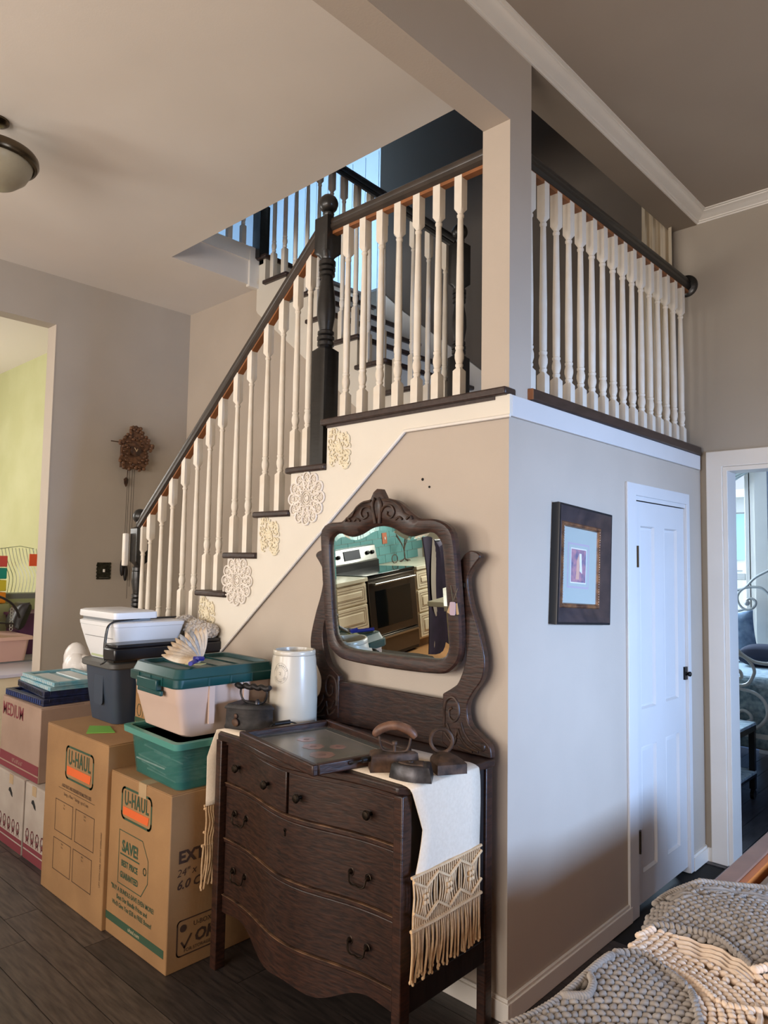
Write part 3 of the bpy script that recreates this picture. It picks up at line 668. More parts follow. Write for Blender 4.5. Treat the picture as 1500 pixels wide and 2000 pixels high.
# mirror
T = .073; MY, MZ = -.09, 1.38
def tl(x, dy, z): return (x, MY+dy-(z-MZ)*sin(T), MZ+(z-MZ)*cos(T))
FO = [(-.856,1.645),(-.852,1.677),(-.824,1.702),(-.779,1.711),(-.728,1.712),(-.690,1.735),(-.613,1.784),(-.552,1.800),(-.536,1.833),(-.494,1.832),(-.480,1.800),(-.413,1.784),(-.345,1.737),(-.304,1.714),(-.236,1.709),(-.177,1.686),(-.149,1.640),(-.139,1.50),(-.131,1.30),(-.142,1.215),(-.184,1.165),(-.246,1.145),(-.46,1.138),(-.70,1.143),(-.79,1.165),(-.838,1.235),(-.852,1.45)]
GO = [(-.803,1.613),(-.786,1.652),(-.742,1.666),(-.700,1.653),(-.668,1.650),(-.618,1.661),(-.56,1.684),(-.503,1.690),(-.447,1.680),(-.401,1.658),(-.355,1.647),(-.304,1.656),(-.253,1.661),(-.218,1.633),(-.203,1.578),(-.192,1.286),(-.196,1.235),(-.228,1.203),(-.318,1.195),(-.549,1.192),(-.719,1.196),(-.776,1.225),(-.796,1.30),(-.801,1.45)]
def polar(pts, n=120, c=(-.5, 1.43)):
    P = [(p.x-c[0], p.z-c[1]) for p in spline([(x, 0, z) for x, z in pts], 5, closed=True)]
    out = []
    for k in range(n):
        a = 2*pi*k/n; d = (cos(a), sin(a)); best = 0
        for i in range(len(P)):
            x1, z1 = P[i]; x2, z2 = P[(i+1) % len(P)]; ex, ez = x2-x1, z2-z1; den = d[0]*ez-d[1]*ex
            if abs(den) < 1e-12: continue
            t = (x1*ez-z1*ex)/den; u = (x1*d[1]-z1*d[0])/den
            if t > 0 and -1e-6 <= u <= 1+1e-6: best = max(best, t)
        out.append((c[0]+d[0]*best, c[1]+d[1]*best))
    return out
po, pg = polar(FO), polar(GO)
def mixr(k): return [(a[0]*(1-k)+b[0]*k, a[1]*(1-k)+b[1]*k) for a, b in zip(po, pg)]
rings = [[tl(x, .012, z) for x, z in po], [tl(x, -.010, z) for x, z in po], [tl(x, -.018, z) for x, z in mixr(.12)], [tl(x, -.020, z) for x, z in mixr(.7)], [tl(x, -.013, z) for x, z in mixr(.93)], [tl(x, -.002, z) for x, z in pg], [tl(x, .012, z) for x, z in pg]]
mb = MB(); nn = 120
for r in rings: mb.v += r
for i in range(len(rings)):
    j = (i+1) % len(rings)
    for k in range(nn): mb.f.append((i*nn+k, j*nn+k, j*nn+(k+1) % nn, i*nn+(k+1) % nn)); mb.m.append(0)
mf = mb.build('mirror_frame', 'oak', dre)
gc = (-.5, 1.43); inn = [(gc[0]+(x-gc[0])*.93, gc[1]+(z-gc[1])*.94) for x, z in pg]
mb = MB(); mb.v = [tl(x, .001, z) for x, z in pg]+[tl(x, .0, z) for x, z in inn]
mb.f = [(k, nn+k, nn+(k+1) % nn, (k+1) % nn) for k in range(nn)]+[tuple(nn+k for k in range(nn))]; mb.m = [0]*len(mb.f)
if True:
    mg = mb.build('mirror_glass', 'mirror', mf)
    mg.data.shade_flat()
mb = MB()
def cv(pts, r, sx=1):
    mb.tube([tl((p.x if sx == 1 else -1.03-p.x), -.022, p.z) for p in spline([(x, 0, z) for x, z in pts], 5)], r, 6)
for sx in (1, -1):
    cv([(-.50, 1.735), (-.475, 1.765), (-.44, 1.765), (-.425, 1.742), (-.44, 1.722), (-.462, 1.730), (-.460, 1.745)], .005, sx)
    cv([(-.505, 1.80), (-.492, 1.775), (-.497, 1.74), (-.504, 1.70)], .006, sx)
    cv([(-.485, 1.79), (-.44, 1.785), (-.40, 1.765), (-.375, 1.735), (-.35, 1.725)], .004, sx)
    cv([(-.42, 1.712), (-.40, 1.722), (-.385, 1.712)], .004, sx); cv([(-.365, 1.712), (-.345, 1.725), (-.335, 1.712)], .004, sx)
mb.build('carving', 'oak_edge', mf)
# price tags hanging from mirror
tg = thing('price_tags', 'small white paper tag on a thin wire hanging from the mirror frame', 'tag', (-.15, -.12, 1.39))
MB().tube([(-.165, -.118, 1.47), (-.152, -.122, 1.42), (-.150, -.123, 1.413)], .0012, 5).tube([(-.135, -.116, 1.46), (-.148, -.121, 1.42)], .0012, 5).build('wire', 'nickel', tg)
MB().prism(rrect(-.163, -.138, 1.365, 1.412, .006), 'y', -.126, -.124).build('paper_tag', 'mount2', tg); MB().obox((-.165, -.121, 1.39), .012, .002, .04, 0, 0, .4).obox((-.134, -.121, 1.388), .010, .002, .04, 0, 0, -.2).build('card', 'tape', tg)

# ------------------------------------------------------------------ table runner
ru = thing('table_runner', 'cream woven runner with macrame fringe draped across the dresser top', 'runner', (-.5, -.35, .885))
ZT = DT+.004
path = []
for x, z in [(-1.012, .60), (-1.014, .72), (-1.013, .84), (-1.010, .872), (-1.0, ZT), (-.9, ZT), (-.5, ZT), (-.1, ZT), (-.04, ZT), (-.012, .878), (-.004, .865), (.0, .80), (.002, .70), (.0, .62)]: path.append((x, z))
pt = spline([(x, 0, z) for x, z in path], 4)
def rw(t):   # y range along the path
    if t < .35: k = 0
    return None
L = len(pt)
mb = MB(); vs = []; fs = []
for i, p in enumerate(pt):
    if p.x < -.95: kk = min(1, max(0, (.885-p.z)/.10)); ya, yb = -.505-.040*kk, -.20-.03*kk
    elif p.z > .87: f = (p.x+.95)/.94; ya, yb = -.505-.0*f, -.20+.035*f
    else: k = (.88-p.z)/.26; ya, yb = -.505+.045*min(1, k*2)*(1 if k < .5 else 1-(k-.5)*1.3), -.165
    for j in range(7):
        y = ya+(yb-ya)*j/6; vs.append((p.x+.002*sin(j*1.7+p.z*20), y, p.z))
for i in range(L-1):
    for j in range(6): a = i*7+j; fs.append((a, a+1, a+8, a+7))
mb.add(vs, fs); mb.build('cloth', 'runner', ru, solid=.003)
def fringe(xx, ya, yb, zc, sgn, n=34, hgt=.29):
    rnd = random.Random(5); mb = MB(); r = .0033
    def P(y, z, d=0): return (xx+sgn*(.003+d), y, z)
    W = yb-ya; zs = lambda y: zc
    mb.tube([P(ya-.004, zc), P((ya+yb)/2, zc-.001), P(yb+.006, zc+.002)], .005, 6)
    z1, z2 = zc-.125, zc-.105
    for k in range(n):
        y = ya+W*(k+.5)/n; dd = rnd.uniform(-.002, .003)
        ph = (y-ya)/W*3; loc_ = ph-math.floor(ph)
        za = zc-.012-.028*(1-abs(2*loc_-1)); zb = zc-.105-.03*(1-abs(2*loc_-1))
        yb_ = y+.012*sin(loc_*2*pi)
        mb.tube(spline([P(y, zc), P(y, za), P(yb_, (za+zb)/2, dd), P(y, zb), P(y, zc-.15)], 3), r, 5)
    # zig zag raised cords
    for zo, am in ((zc-.012, .030), (zc-.100, .034)):
        pts = []
        for j in range(37):
            ph = j/36*3; l_ = ph-math.floor(ph); pts.append(P(ya+W*j/36, zo-am*(1-abs(2*l_-1)), .005))
        mb.tube(pts, .005, 6)
    mb.tube([P(ya-.008, zc-.150, .003), P(ya+W*.3, zc-.152, .004), P(ya+W*.7, zc-.148, .004), P(yb+.003, zc-.146, .003)], .006, 6)
    for q in (1/6., .5, 5/6.):
        cy, cz = ya+W*q, zc-.075
        for a in range(4):
            an = a*pi/2+pi/4; mb.ball(P(cy+.010*cos(an), cz+.013*sin(an), .006), .006, .008, .008, 6, 5)
    for k in range(n+4):
        y = ya-.006+(W+.008)*(k+.5)/(n+4); ln = hgt-.15+rnd.uniform(-.012, .012)
        yo = y+rnd.uniform(-.009, .009)-.010*(1-k/n)
        mb.tube(spline([P(y, zc-.150), P(y+rnd.uniform(-.003, .003), zc-.15-ln*.45, rnd.uniform(-.001, .006)), P(yo, zc-.15-ln, rnd.uniform(-.001, .006))], 4), r, 5)
        mb.ball(P(yo, zc-.15-ln, .002), .0045, .0045, .006, 6, 4)
    o = mb.build('macrame_fringe', 'rope', ru); o['kind'] = 'stuff'
fringe(0.0, -.505, -.165, .625, 1)
fringe(-1.014, -.545, -.23, .60, -1, 30, .30)

# ------------------------------------------------------------------ things on dresser
ZR = ZT+.002
def rotz(pts, c, a):
    return [(c[0]+(x-c[0])*cos(a)-(y-c[1])*sin(a), c[1]+(x-c[0])*sin(a)+(y-c[1])*cos(a), z) for x, y, z in pts]
# picture tray
ta = -.19; tc_ = (-.500, -.415)
def TB(mb, name, m, parent, **k):
    mb.v = rotz(mb.v, tc_, ta); return mb.build(name, m, parent, **k)
tray = thing('picture_tray', 'dark wooden serving tray with a flower picture under glass', 'tray', (*tc_, ZR))
ex, ey = .265, .195
x0, x1, y0_, y1_ = tc_[0]-ex, tc_[0]+ex, tc_[1]-ey, tc_[1]+ey
TB(MB().box(x0+.01, x1-.01, y0_+.01, y1_-.01, ZR, ZR+.008), 'base', 'oak', tray)
for q in ((x0, x1, y0_, y0_+.022), (x0, x1, y1_-.022, y1_), (x0, x0+.022, y0_+.022, y1_-.022), (x1-.022, x1, y0_+.022, y1_-.022)):
    TB(MB().box(*q, ZR, ZR+.036), 'rim', 'oak', tray, bevel=.005)
TB(MB().box(x0+.022, x1-.022, y0_+.022, y1_-.022, ZR+.008, ZR+.010), 'mount', 'pewter', tray)
TB(MB().box(x0+.052, x1-.052, y0_+.052, y1_-.052, ZR+.010, ZR+.0112), 'white_line', 'runner', tray)
mat('flower_bg', (112, 98, 84), .3, rgb2=(74, 72, 58), scale=7, coat=.4); mat('petal', (168, 112, 98), .35, rgb2=(128, 88, 74), scale=20, coat=.4); mat('petal_c', (112, 66, 54), .4)
pic = TB(MB().box(x0+.056, x1-.056, y0_+.056, y1_-.056, ZR+.0112, ZR+.012), 'picture', 'flower_bg', tray)
for (fx_, fy_, r_) in ((.10, -.06, .045), (-.01, -.03, .04), (-.11, .0, .035), (.04, .04, .03)):
    mb = MB()
    for k in range(7):
        a = k*.9; mb.lathe([(r_*.5, 0), (r_*.5, .0006)], c=(tc_[0]+fx_+r_*.5*cos(a), tc_[1]+fy_+r_*.5*sin(a), ZR+.0122+k*.00004), seg=10)
    TB(mb, 'petals', 'petal', pic)
    TB(MB().lathe([(r_*.3, 0), (r_*.3, .0004)], c=(tc_[0]+fx_, tc_[1]+fy_, ZR+.0133), seg=10), 'flower_centre', 'petal_c', pic)
TB(MB().box(x0+.022, x1-.022, y0_+.022, y1_-.022, ZR+.0148, ZR+.0158), 'glass', 'glass', tray)
for xx in (x0-.004, x1+.004):
    s_ = -1 if xx < tc_[0] else 1
    pts = spline([(xx, tc_[1]-.06, ZR+.02), (xx+s_*.02, tc_[1]-.055, ZR+.03), (xx+s_*.03, tc_[1]-.03, ZR+.036), (xx+s_*.03, tc_[1]+.03, ZR+.036), (xx+s_*.02, tc_[1]+.055, ZR+.03), (xx, tc_[1]+.06, ZR+.02)], 4)
    TB(MB().tube(pts, .003, 6).tube([(xx+s_*.03, tc_[1]-.034, ZR+.036), (xx+s_*.03, tc_[1]+.034, ZR+.036)], .009, 10), 'handle', 'iron_black', tray)
# crock
ck = thing('stoneware_crock', 'tall white stoneware crock with oval stamp beside the mirror arm', 'crock', (-.985, -.14, DT))
cc = (-.883, -.229, ZR-.0015)
MB().lathe([(.090, 0), (.096, .008), (.0975, .10), (.095, .19), (.0895, .262), (.0865, .280), (.0860, .283), (.0868, .286), (.0868, .297), (.084, .302), (.077, .302), (.074, .285), (.080, .19), (.082, .03), (.0, .025)], c=cc, seg=48, cap=False).lathe([(.0, .0), (.092, 0)], c=cc, seg=48, cap=False).build('body', 'crock', ck)
MB().lathe([(.0866, 0), (.0866, .0012)], c=(cc[0], cc[1], cc[2]+.2825), seg=48, cap=False).build('glaze_line', 'ink_grey', ck)
MB().lathe([(.0742, .284), (.0802, .19), (.0815, .05)], c=cc, seg=48, cap=False).build('inside_glaze', 'crock_in', ck)
def on_cyl(ang, z, r=.0955): return (cc[0]+r*cos(ang), cc[1]+r*sin(ang), cc[2]+z)
A0 = radians(-76); mb = MB()
def rz_(z): return .095-(z-.19)*.0764 if z > .19 else .095+.0025*(.19-z)/.09
for ra, rb in ((.37, .040), (.24, .024)):
    mb.tube([on_cyl(A0+ra*cos(2*pi*k/40), .215+rb*sin(2*pi*k/40), rz_(.215+rb*sin(2*pi*k/40))-.0002) for k in range(40)], .0006, 4, closed=True)
mb.build('stamp', 'stamp_ink', ck)
def curved_text(s, a0, a1, rb, up_):
    for i, ch in enumerate(s):
        if ch == ' ': continue
        th = a0+(a1-a0)*i/(len(s)-1); aa = A0+.305*cos(th); z = .215+.032*sin(th)
        O = on_cyl(aa, z-.004, rz_(z)+.001); Rt = Vector((-sin(aa), cos(aa), 0)); Up = Vector((0, 0, 1))
        rot = th-pi/2 if up_ else th+pi/2
        r2 = Rt*cos(rot)+Up*sin(rot); u2 = -Rt*sin(rot)+Up*cos(rot)
        text(ck, ch, Vector(O), r2, u2, .0098, 'stamp_ink')
curved_text('THE BUCKEYE', 2.7, .45, 0, True); curved_text('POTTERY CO', 3.6, 5.8, 0, False)
text(ck, '2', on_cyl(A0, .209, .0953), (-sin(A0), cos(A0), 0), (0, 0, 1), .016, 'stamp_ink')
# charcoal iron (left)
def iron_base(cx, cy, z, L, Wd, h, ang, tip=1, taper=.93):
    pts = []
    for k in range(28):
        t = k/27; 
    out = []
    n = 14
    for k in range(n+1):
        t = k/n; x = -L/2+L*t; w_ = Wd/2*(1 if t < .35 else max(0, 1-((t-.35)/.65)**1.9)); out.append((x, -w_))
    out += [(x, -y) for x, y in out[::-1][1:]]
    def ring(s, zz): return [(cx+(x*s)*cos(ang)-(y*s)*sin(ang), cy+(x*s)*sin(ang)+(y*s)*cos(ang), zz) for x, y in out]
    return ring
ia = thing('charcoal_iron', 'black antique box iron with twisted handle in front of the crock', 'iron', (-.93, -.36, ZR), 'antique irons on the dresser')
g = iron_base(-.930, -.395, ZR, .19, .105, .09, .35)
MB().loft([g(1, ZR), g(1.02, ZR+.008), g(.98, ZR+.02), g(.96, ZR+.078)]).build('body', 'iron_black', ia)
MB().loft([g(1.02, ZR+.078), g(1.03, ZR+.084), g(.9, ZR+.096)]).build('lid', 'iron_black', ia)
ux, uy = cos(.35), sin(.35)
def I(a, z, b=0): return (-.930+a*ux-b*uy, -.395+a*uy+b*ux, ZR+z)
hb = ia
MB().tube(spline([I(-.058, .155), I(-.060, .13), I(-.045, .105), I(-.015, .096), I(.02, .096), I(.05, .105), I(.062, .13), I(.060, .155)], 4), .004, 6).build('bracket', 'iron_dark', ia)
tw = [I(-.085+.16*k/24, .160+.003*sin(k*1.1), .003*cos(k*1.1)) for k in range(25)]
MB().tube(tw, [.009+.003*abs(sin(k*.65)) for k in range(25)], 10).build('handle', 'iron_black', ia)
MB().ball(I(-.045, .028, -.056), .020, .008, .016).ball(I(-.045, .052, -.053), .010, .006, .010).build('damper', 'iron_rust', ia)
MB().lathe([(.012, 0), (.010, .012), (.004, .018)], c=I(.02, .096), seg=10).build('latch', 'iron_dark', ia)
# sad iron with wooden handle
a1 = .0; c1 = (-.165, -.405)
ib = thing('sad_iron', 'rusty flat iron with curved wooden handle on the runner', 'iron', (*c1, ZR), 'antique irons on the dresser')
g = iron_base(c1[0], c1[1], ZR, .165, .085, .05, radians(50))
MB().loft([g(1, ZR), g(1, ZR+.006), g(.93, ZR+.048), g(.80, ZR+.054)]).build('body', 'iron_rust', ib)
ux, uy = cos(radians(35)), sin(radians(35))
def J(a, z, b=0): return (c1[0]+a*ux-b*uy, c1[1]+a*uy+b*ux, ZR+z)
MB().tube(spline([J(-.052, .100), J(-.045, .07), J(-.03, .056), J(.03, .056), J(.045, .07), J(.052, .100)], 4), .0042, 6).build('bracket', 'iron_rust', ib)
MB().tube(spline([J(-.068, .102), J(-.045, .124), J(0, .137), J(.045, .124), J(.068, .102)], 5), [.008, .011, .013, .014, .015]+[.0155]*11+[.015, .014, .013, .011, .008], 10).build('handle', 'handle_wood', ib)
MB().lathe([(.006, .05), (.005, .075), (.010, .078), (.009, .086), (.003, .088)], c=(c1[0], c1[1], ZR), seg=10).build('release_knob', 'iron_rust', ib)
# iron with ring handle
c2 = (-.058, -.285)
ic = thing('ring_iron', 'brown flat iron with ring shaped handle nearest the splash board', 'iron', (*c2, ZR), 'antique irons on the dresser')
g = iron_base(c2[0], c2[1], ZR, .15, .10, .05, radians(150))
MB().loft([g(1, ZR), g(1, ZR+.03), g(.82, ZR+.040), g(.3, ZR+.052)]).build('body', 'iron_rust', ic)
MB().tube([(c2[0]-.01+.036*cos(a)*cos(.6), c2[1]+.036*cos(a)*sin(.6), ZR+.086+.038*sin(a)) for a in [2*pi*k/24 for k in range(24)]], .0062, 8, closed=True).build('ring_handle', 'iron_rust', ic)
# low dark iron block
c3 = (-.058, -.448)
idk = thing('iron_slug', 'smooth dark grey iron base without handle at the front of the runner', 'iron', (*c3, ZR), 'antique irons on the dresser')
g = iron_base(c3[0], c3[1], ZR, .135, .085, .04, radians(215))
MB().loft([g(1, ZR), g(.99, ZR+.008), g(.88, ZR+.042), g(.80, ZR+.046)]).build('body', 'iron_dark', idk)
MB().loft([g(.6, ZR+.046), g(.55, ZR+.050)]).lathe([(.01, .046), (.008, .054)], c=(c3[0], c3[1], ZR), seg=10).build('top_ridge', 'iron_rust', idk)

# ------------------------------------------------------------------ cardboard boxes
def carton(name, label, x0, x1, y0, y1, z0, z1, m, group='cardboard boxes stacked beside the dresser', seam=True, holes=False):
    t = thing(name, label, 'box', ((x0+x1)/2, (y0+y1)/2, z0), group)
    MB().box(x0, x1, y0, y1, z0, z1-.004).build('carton', m, t, bevel=.004)
    ym = (y0+y1)/2
    MB().box(x0+.001, x1-.001, y0+.001, ym-.001, z1-.004, z1).build('flap', m, t, bevel=.0015)
    MB().box(x0+.001, x1-.001, ym+.001, y1-.001, z1-.004, z1).build('flap', m, t, bevel=.0015)
    return t
RX, UZ = (1, 0, 0), (0, 0, 1); RY = (0, 1, 0)
def haul_logo(t, cx, cz, w, y, m='ink_green'):
    h = w*.52; mb = MB(); ribbon(mb, [(p, y, q) for p, q in rrect(cx-w/2, cx+w/2, cz-h/2, cz+h/2, .022)], .009, (0, -1, 0)); mb.build('logo_border', m, t)
    MB().prism([(cx-w*.45, cz-h*.38), (cx+w*.40, cz-h*.38), (cx+w*.43, cz-h*.12), (cx-w*.45, cz-h*.12)], 'y', y-.0004, y+.0004).build('logo_band', 'ink_orange', t)
    text(t, 'U-HAUL', (cx, y-.0006, cz-h*.04), RX, UZ, w*.34, m, bold=.0012, sx=.62, sp=1.12)
# tall box 1
b1 = carton('moving_box', 'tall brown moving box with four outlined squares on its front', -2.155, -1.535, -.685, -.25, 0, .757, 'card')
haul_logo(b1, -1.80, .615, .27, -.6862)
text(b1, 'A BOX BUILT AND DESIGNED FOR MULTIPLE USES', (-1.82, -.6862, .497), RX, UZ, .021, 'ink_brown', bold=.0003, sx=.62)
MB().box(-2.0, -1.64, -.6864, -.6856, .487, .4885).build('print_line', 'ink_brown', b1)
text(b1, 'Saving - a Move  *  Storage - up to 5 uses', (-1.82, -.6862, .462), RX, UZ, .021, 'ink_brown', sx=.7)
for i, (cx, cz) in enumerate(((-1.935, .36), (-1.725, .36), (-1.94, .185), (-1.735, .185))):
    mb = MB(); ribbon(mb, [(cx-.09, -.6862, cz-.07), (cx+.09, -.6862, cz-.07), (cx+.09, -.6862, cz+.07), (cx-.09, -.6862, cz+.07)], .0028, (0, -1, 0)); mb.build('outlined_square', 'ink_brown', b1)
    text(b1, ('1st', '2nd', '3rd', '4th')[i], (cx, -.6863, cz+.054), RX, UZ, .013, 'ink_brown'); text(b1, 'Use', (cx, -.6863, cz+.040), RX, UZ, .012, 'ink_brown')
text(b1, 'LIFT WITH CARE, DO NOT OVERLOAD', (-1.562, -.6863, .28), (0, 0, 1), (-1, 0, 0), .016, 'ink_brown', sx=.8)
# box 2
b2 = carton('moving_box', 'brown moving box marked EXTRA with a SAVE price tag print', -1.535, -1.056, -.668, -.10, 0, .656, 'card')
haul_logo(b2, -1.315, .548, .235, -.6692)
yy = -.6692
mb = MB(); ribbon(mb, [(-1.443, yy, .225), (-1.443, yy, .435), (-1.255, yy, .435), (-1.208, yy, .37), (-1.208, yy, .285), (-1.255, yy, .225)], .0032, (0, -1, 0))
ribbon(mb, [(-1.232+.011*cos(a), yy, .325+.013*sin(a)) for a in [k*.628 for k in range(10)]], .004, (0, -1, 0)); mb.box(-1.43, -1.275, yy-.0004, yy+.0004, .341, .346); mb.build('tag_print', 'ink_green', b2)
text(b2, 'SAVE!', (-1.352, yy, .357), RX, UZ, .062, 'ink_green', bold=.002, sx=.85)
text(b2, 'BEST PRICE', (-1.353, yy, .298), RX, UZ, .034, 'ink_green', bold=.001, sx=.78)
text(b2, 'GUARANTEED', (-1.353, yy, .252), RX, UZ, .034, 'ink_green', bold=.001, sx=.66)
for i, s in enumerate(('"BUY A BUNDLE-SAVE EVEN MORE!', 'Beat Our Bundle Prices and', "We'll Give You $20 in FREE Boxes!")):
    text(b2, s, (-1.325, yy, .190-.030*i), RX, UZ, .026, 'ink_green', bold=.0004, sx=.84)
MB().box(-1.534, -1.075, yy, yy+.001, .055, .085).build('stripe', 'ink_green', b2)
text(b2, 'uhaul.com', (-1.30, yy-.0004, .064), RX, UZ, .022, 'ink_white')
xx = -1.0548
text(b2, 'EXTRA', (xx, -.63, .395), RY, UZ, .062, 'ink_brown', align='LEFT', bold=.0025); text(b2, '24" x 18" x 24"', (xx, -.635, .345), RY, UZ, .040, 'ink_brown', align='LEFT', shear=.2); text(b2, '6.0 CU FT', (xx, -.635, .298), RY, UZ, .046, 'ink_brown', align='LEFT', shear=.3, bold=.001)
mb = MB(); ribbon(mb, [(xx, p, q) for p, q in rrect(-.625, -.44, .05, .18, .015)], .005, (1, 0, 0)); mb.build('stamp_border', 'ink_brown', b2)
text(b2, 'U-BOX', (xx, -.515, .145), RY, UZ, .026, 'ink_brown'); text(b2, 'OK', (xx, -.505, .085), RY, UZ, .062, 'ink_brown', bold=.002, shear=.2); text(b2, 'FOR STORAGE', (xx, -.535, .060), RY, UZ, .018, 'ink_brown')
MB().lathe([(.014, 0), (.014, .0006)], M=Matrix.Rotation(pi/2, 4, 'Y'), c=(xx, -.60, .150), seg=12).build('badge', 'ink_brown', b2)
mb = MB(); ribbon(mb, [(xx, -.605, .098), (xx, -.592, .078), (xx, -.565, .118)], .007, (1, 0, 0), closed=False); mb.build('tick_mark', 'ink_brown', b2)
mb = MB().prism(rrect(-.43, -.36, .49, .56, .02), 'x', xx-.0003, xx+.0006); mb.build('grip_hole', 'gap', b2)
MB().prism([(-1.30, .60), (-1.30, .6555), (-1.24, .6555), (-1.24, .60)], 'y', yy-.0003, yy+.001).build('tape', 'tape', b2); MB().box(-1.30, -1.24, -.668, -.1, .656, .6568).build('tape', 'tape', b2)
# medium box and two small ones
b3 = carton('moving_box', 'greyish moving box marked MEDIUM in red under the folded crates', -2.97, -2.438, -.605, -.15, .384, .765, 'card_pale')
yy = -.6062
text(b3, 'MEDIUM', (-2.955, yy, .668), RX, UZ, .098, 'ink_red', align='LEFT', sx=.80, bold=.001)
MB().box(-2.968, -2.44, yy, yy+.001, .386, .414).build('stripe', 'ink_red', b3); MB().box(-2.968, -2.44, yy, yy+.001, .422, .47).build('stripe', 'ink_red', b3)
text(b3, '18"x18"x16"', (-2.72, yy-.0004, .432), RX, UZ, .03, 'card_pale')
bs = [carton('small_box', 'pale small box with punched grip hole, left of the pair on the floor', -2.975, -2.558, -.625, -.22, 0, .382, 'card_white'), carton('small_box', 'pale small box partly hidden behind the tall brown moving box', -2.545, -2.165, -.622, -.22, 0, .382, 'card_white')]
for t, x0 in ((bs[0], -2.975), (bs[1], -2.545)):
    yy = -.6262 if x0 < -2.6 else -.6232
    MB().box(x0+.002, x0+.378 if x0 > -2.6 else -2.56, yy, yy+.001, .004, .045).build('stripe', 'ink_red', t)
    MB().box(x0+.002, x0+.378 if x0 > -2.6 else -2.56, yy, yy+.001, .053, .075).build('stripe', 'ink_red', t)
    mb = MB()
    for k in range(6):
        cx = x0+.05+k*.062
        if cx > x0+.36: break
        ribbon(mb, [(cx+.018*cos(a), yy, .125+.03*sin(a)) for a in [i*.7 for i in range(9)]], .006, (0, -1, 0)); ribbon(mb, [(cx-.012, yy, .085), (cx, yy, .12), (cx+.014, yy, .085)], .006, (0, -1, 0), closed=False)
    mb.build('object_drawings', 'ink_red', t)
    cx = x0+.25 if x0 < -2.6 else x0+.12
    MB().prism([(cx-.035, .29), (cx-.03, .305), (cx-.01, .31), (cx+.015, .285), (cx+.02, .265), (cx, .272), (cx-.015, .285)], 'y', yy-.0003, yy+.001).build('grip_hole', 'gap', t)
    MB().prism([(cx-.03, .33), (cx+.02, .33), (cx+.02, .378), (cx-.03, .378)], 'y', yy-.0003, yy+.001).build('tape', 'tape', t)
# folded crates on MEDIUM box
def crate(name, label, c, ang, L, W, h, z, m, m2, pearl=True):
    t = thing(name, label, 'crate', (c[0], c[1], z), 'folded crates on the MEDIUM box')
    def bx(x0, x1, y0, y1, a, b, nm, mm):
        mb = MB().box(c[0]+x0, c[0]+x1, c[1]+y0, c[1]+y1, z+a, z+b); mb.v = rotz(mb.v, c, ang); return mb.build(nm, mm, t, bevel=.002)
    bx(-L/2, L/2, -W/2, W/2, 0, h*.35, 'base', m)
    for q in ((-L/2, L/2, -W/2, -W/2+.03), (-L/2, L/2, W/2-.03, W/2), (-L/2, -L/2+.03, -W/2+.03, W/2-.03), (L/2-.03, L/2, -W/2+.03, W/2-.03)): bx(*q, h*.35, h, 'rim', m)
    bx(-L/2+.06, L/2-.06, -W/2+.045, -.02, h*.36, h*.7, 'folded_side', m2); bx(-L/2+.06, L/2-.06, .02, W/2-.045, h*.36, h*.75, 'folded_side', m2)
    mb = MB()
    for k in range(18):
        mb.box(c[0]-L/2+.01+k*(L-.03)/18, c[0]-L/2+.01+k*(L-.03)/18+.010, c[1]-W/2-.002, c[1]-W/2+.001, z+h*.2, z+h*.8)
    mb.v = rotz(mb.v, c, ang); mb.build('ribs', m2, t)
crate('folding_crate', 'dark navy folded crate lowest in the stack on the MEDIUM box', (-2.73, -.375), .02, .50, .42, .035, .766, 'crate_navy', 'crate_blue')
crate('folding_crate', 'black folded crate second in the stack on the MEDIUM box', (-2.74, -.36), -.10, .50, .36, .035, .802, 'crate_navy', 'black_plastic')
crate('folding_crate', 'teal folded crate just under the topmost one', (-2.72, -.38), -.05, .47, .30, .022, .838, 'crate_teal', 'crate_white')
crate('folding_crate', 'teal and white folded crate topmost in the stack', (-2.71, -.375), -.03, .47, .29, .022, .861, 'crate_teal', 'crate_white')

# ------------------------------------------------------------------ totes
def rr_ring(x0, x1, y0, y1, r, z, ang=0, c=(0, 0), n=5):
    p = [(x, y, z) for x, y in rrect(x0, x1, y0, y1, r, n)]
    return rotz(p, c, ang) if ang else p
def tote(parent, cx, cy, L, W, z0, z1, m, ang, taper=.88, r=.03, th=.004, name='tub'):
    c = (cx, cy)
    def R(s, z, e=0): return rr_ring(cx-L/2*s-e, cx+L/2*s+e, cy-W/2*s-e, cy+W/2*s+e, r, z, ang, c)
    mb = MB(); mb.loft([R(taper, z0), R(1, z1), R(1, z1, -th), R(taper, z0+th, -th)])
    return mb.build(name, m, parent)
tt = thing('open_tub', 'translucent teal plastic tub of papers on the EXTRA moving box', 'tub', (-1.28, -.46, .658))
TA = -.06; tcx, tcy = -1.262, -.468
tote(tt, tcx, tcy, .43, .33, .658, .835, 'tub_teal', TA, .90)
c = (tcx, tcy)
def RR(ex, ey, z, r=.03): return rr_ring(tcx-ex, tcx+ex, tcy-ey, tcy+ey, r, z, TA, c)
MB().loft([RR(.218, .168, .818), RR(.238, .188, .822), RR(.240, .190, .846), RR(.222, .172, .849), RR(.214, .164, .846), RR(.214, .164, .818)]).build('rim', 'tub_rim', tt)
rnd = random.Random(11)
for k in range(9):
    MB().obox((tcx+rnd.uniform(-.07, .08), tcy+rnd.uniform(-.06, .02), .668+k*.012), .25, .18, .006, TA+rnd.uniform(-.08, .08), rnd.uniform(-.02, .02), rnd.uniform(-.02, .02)).build('papers', 'paper', tt)
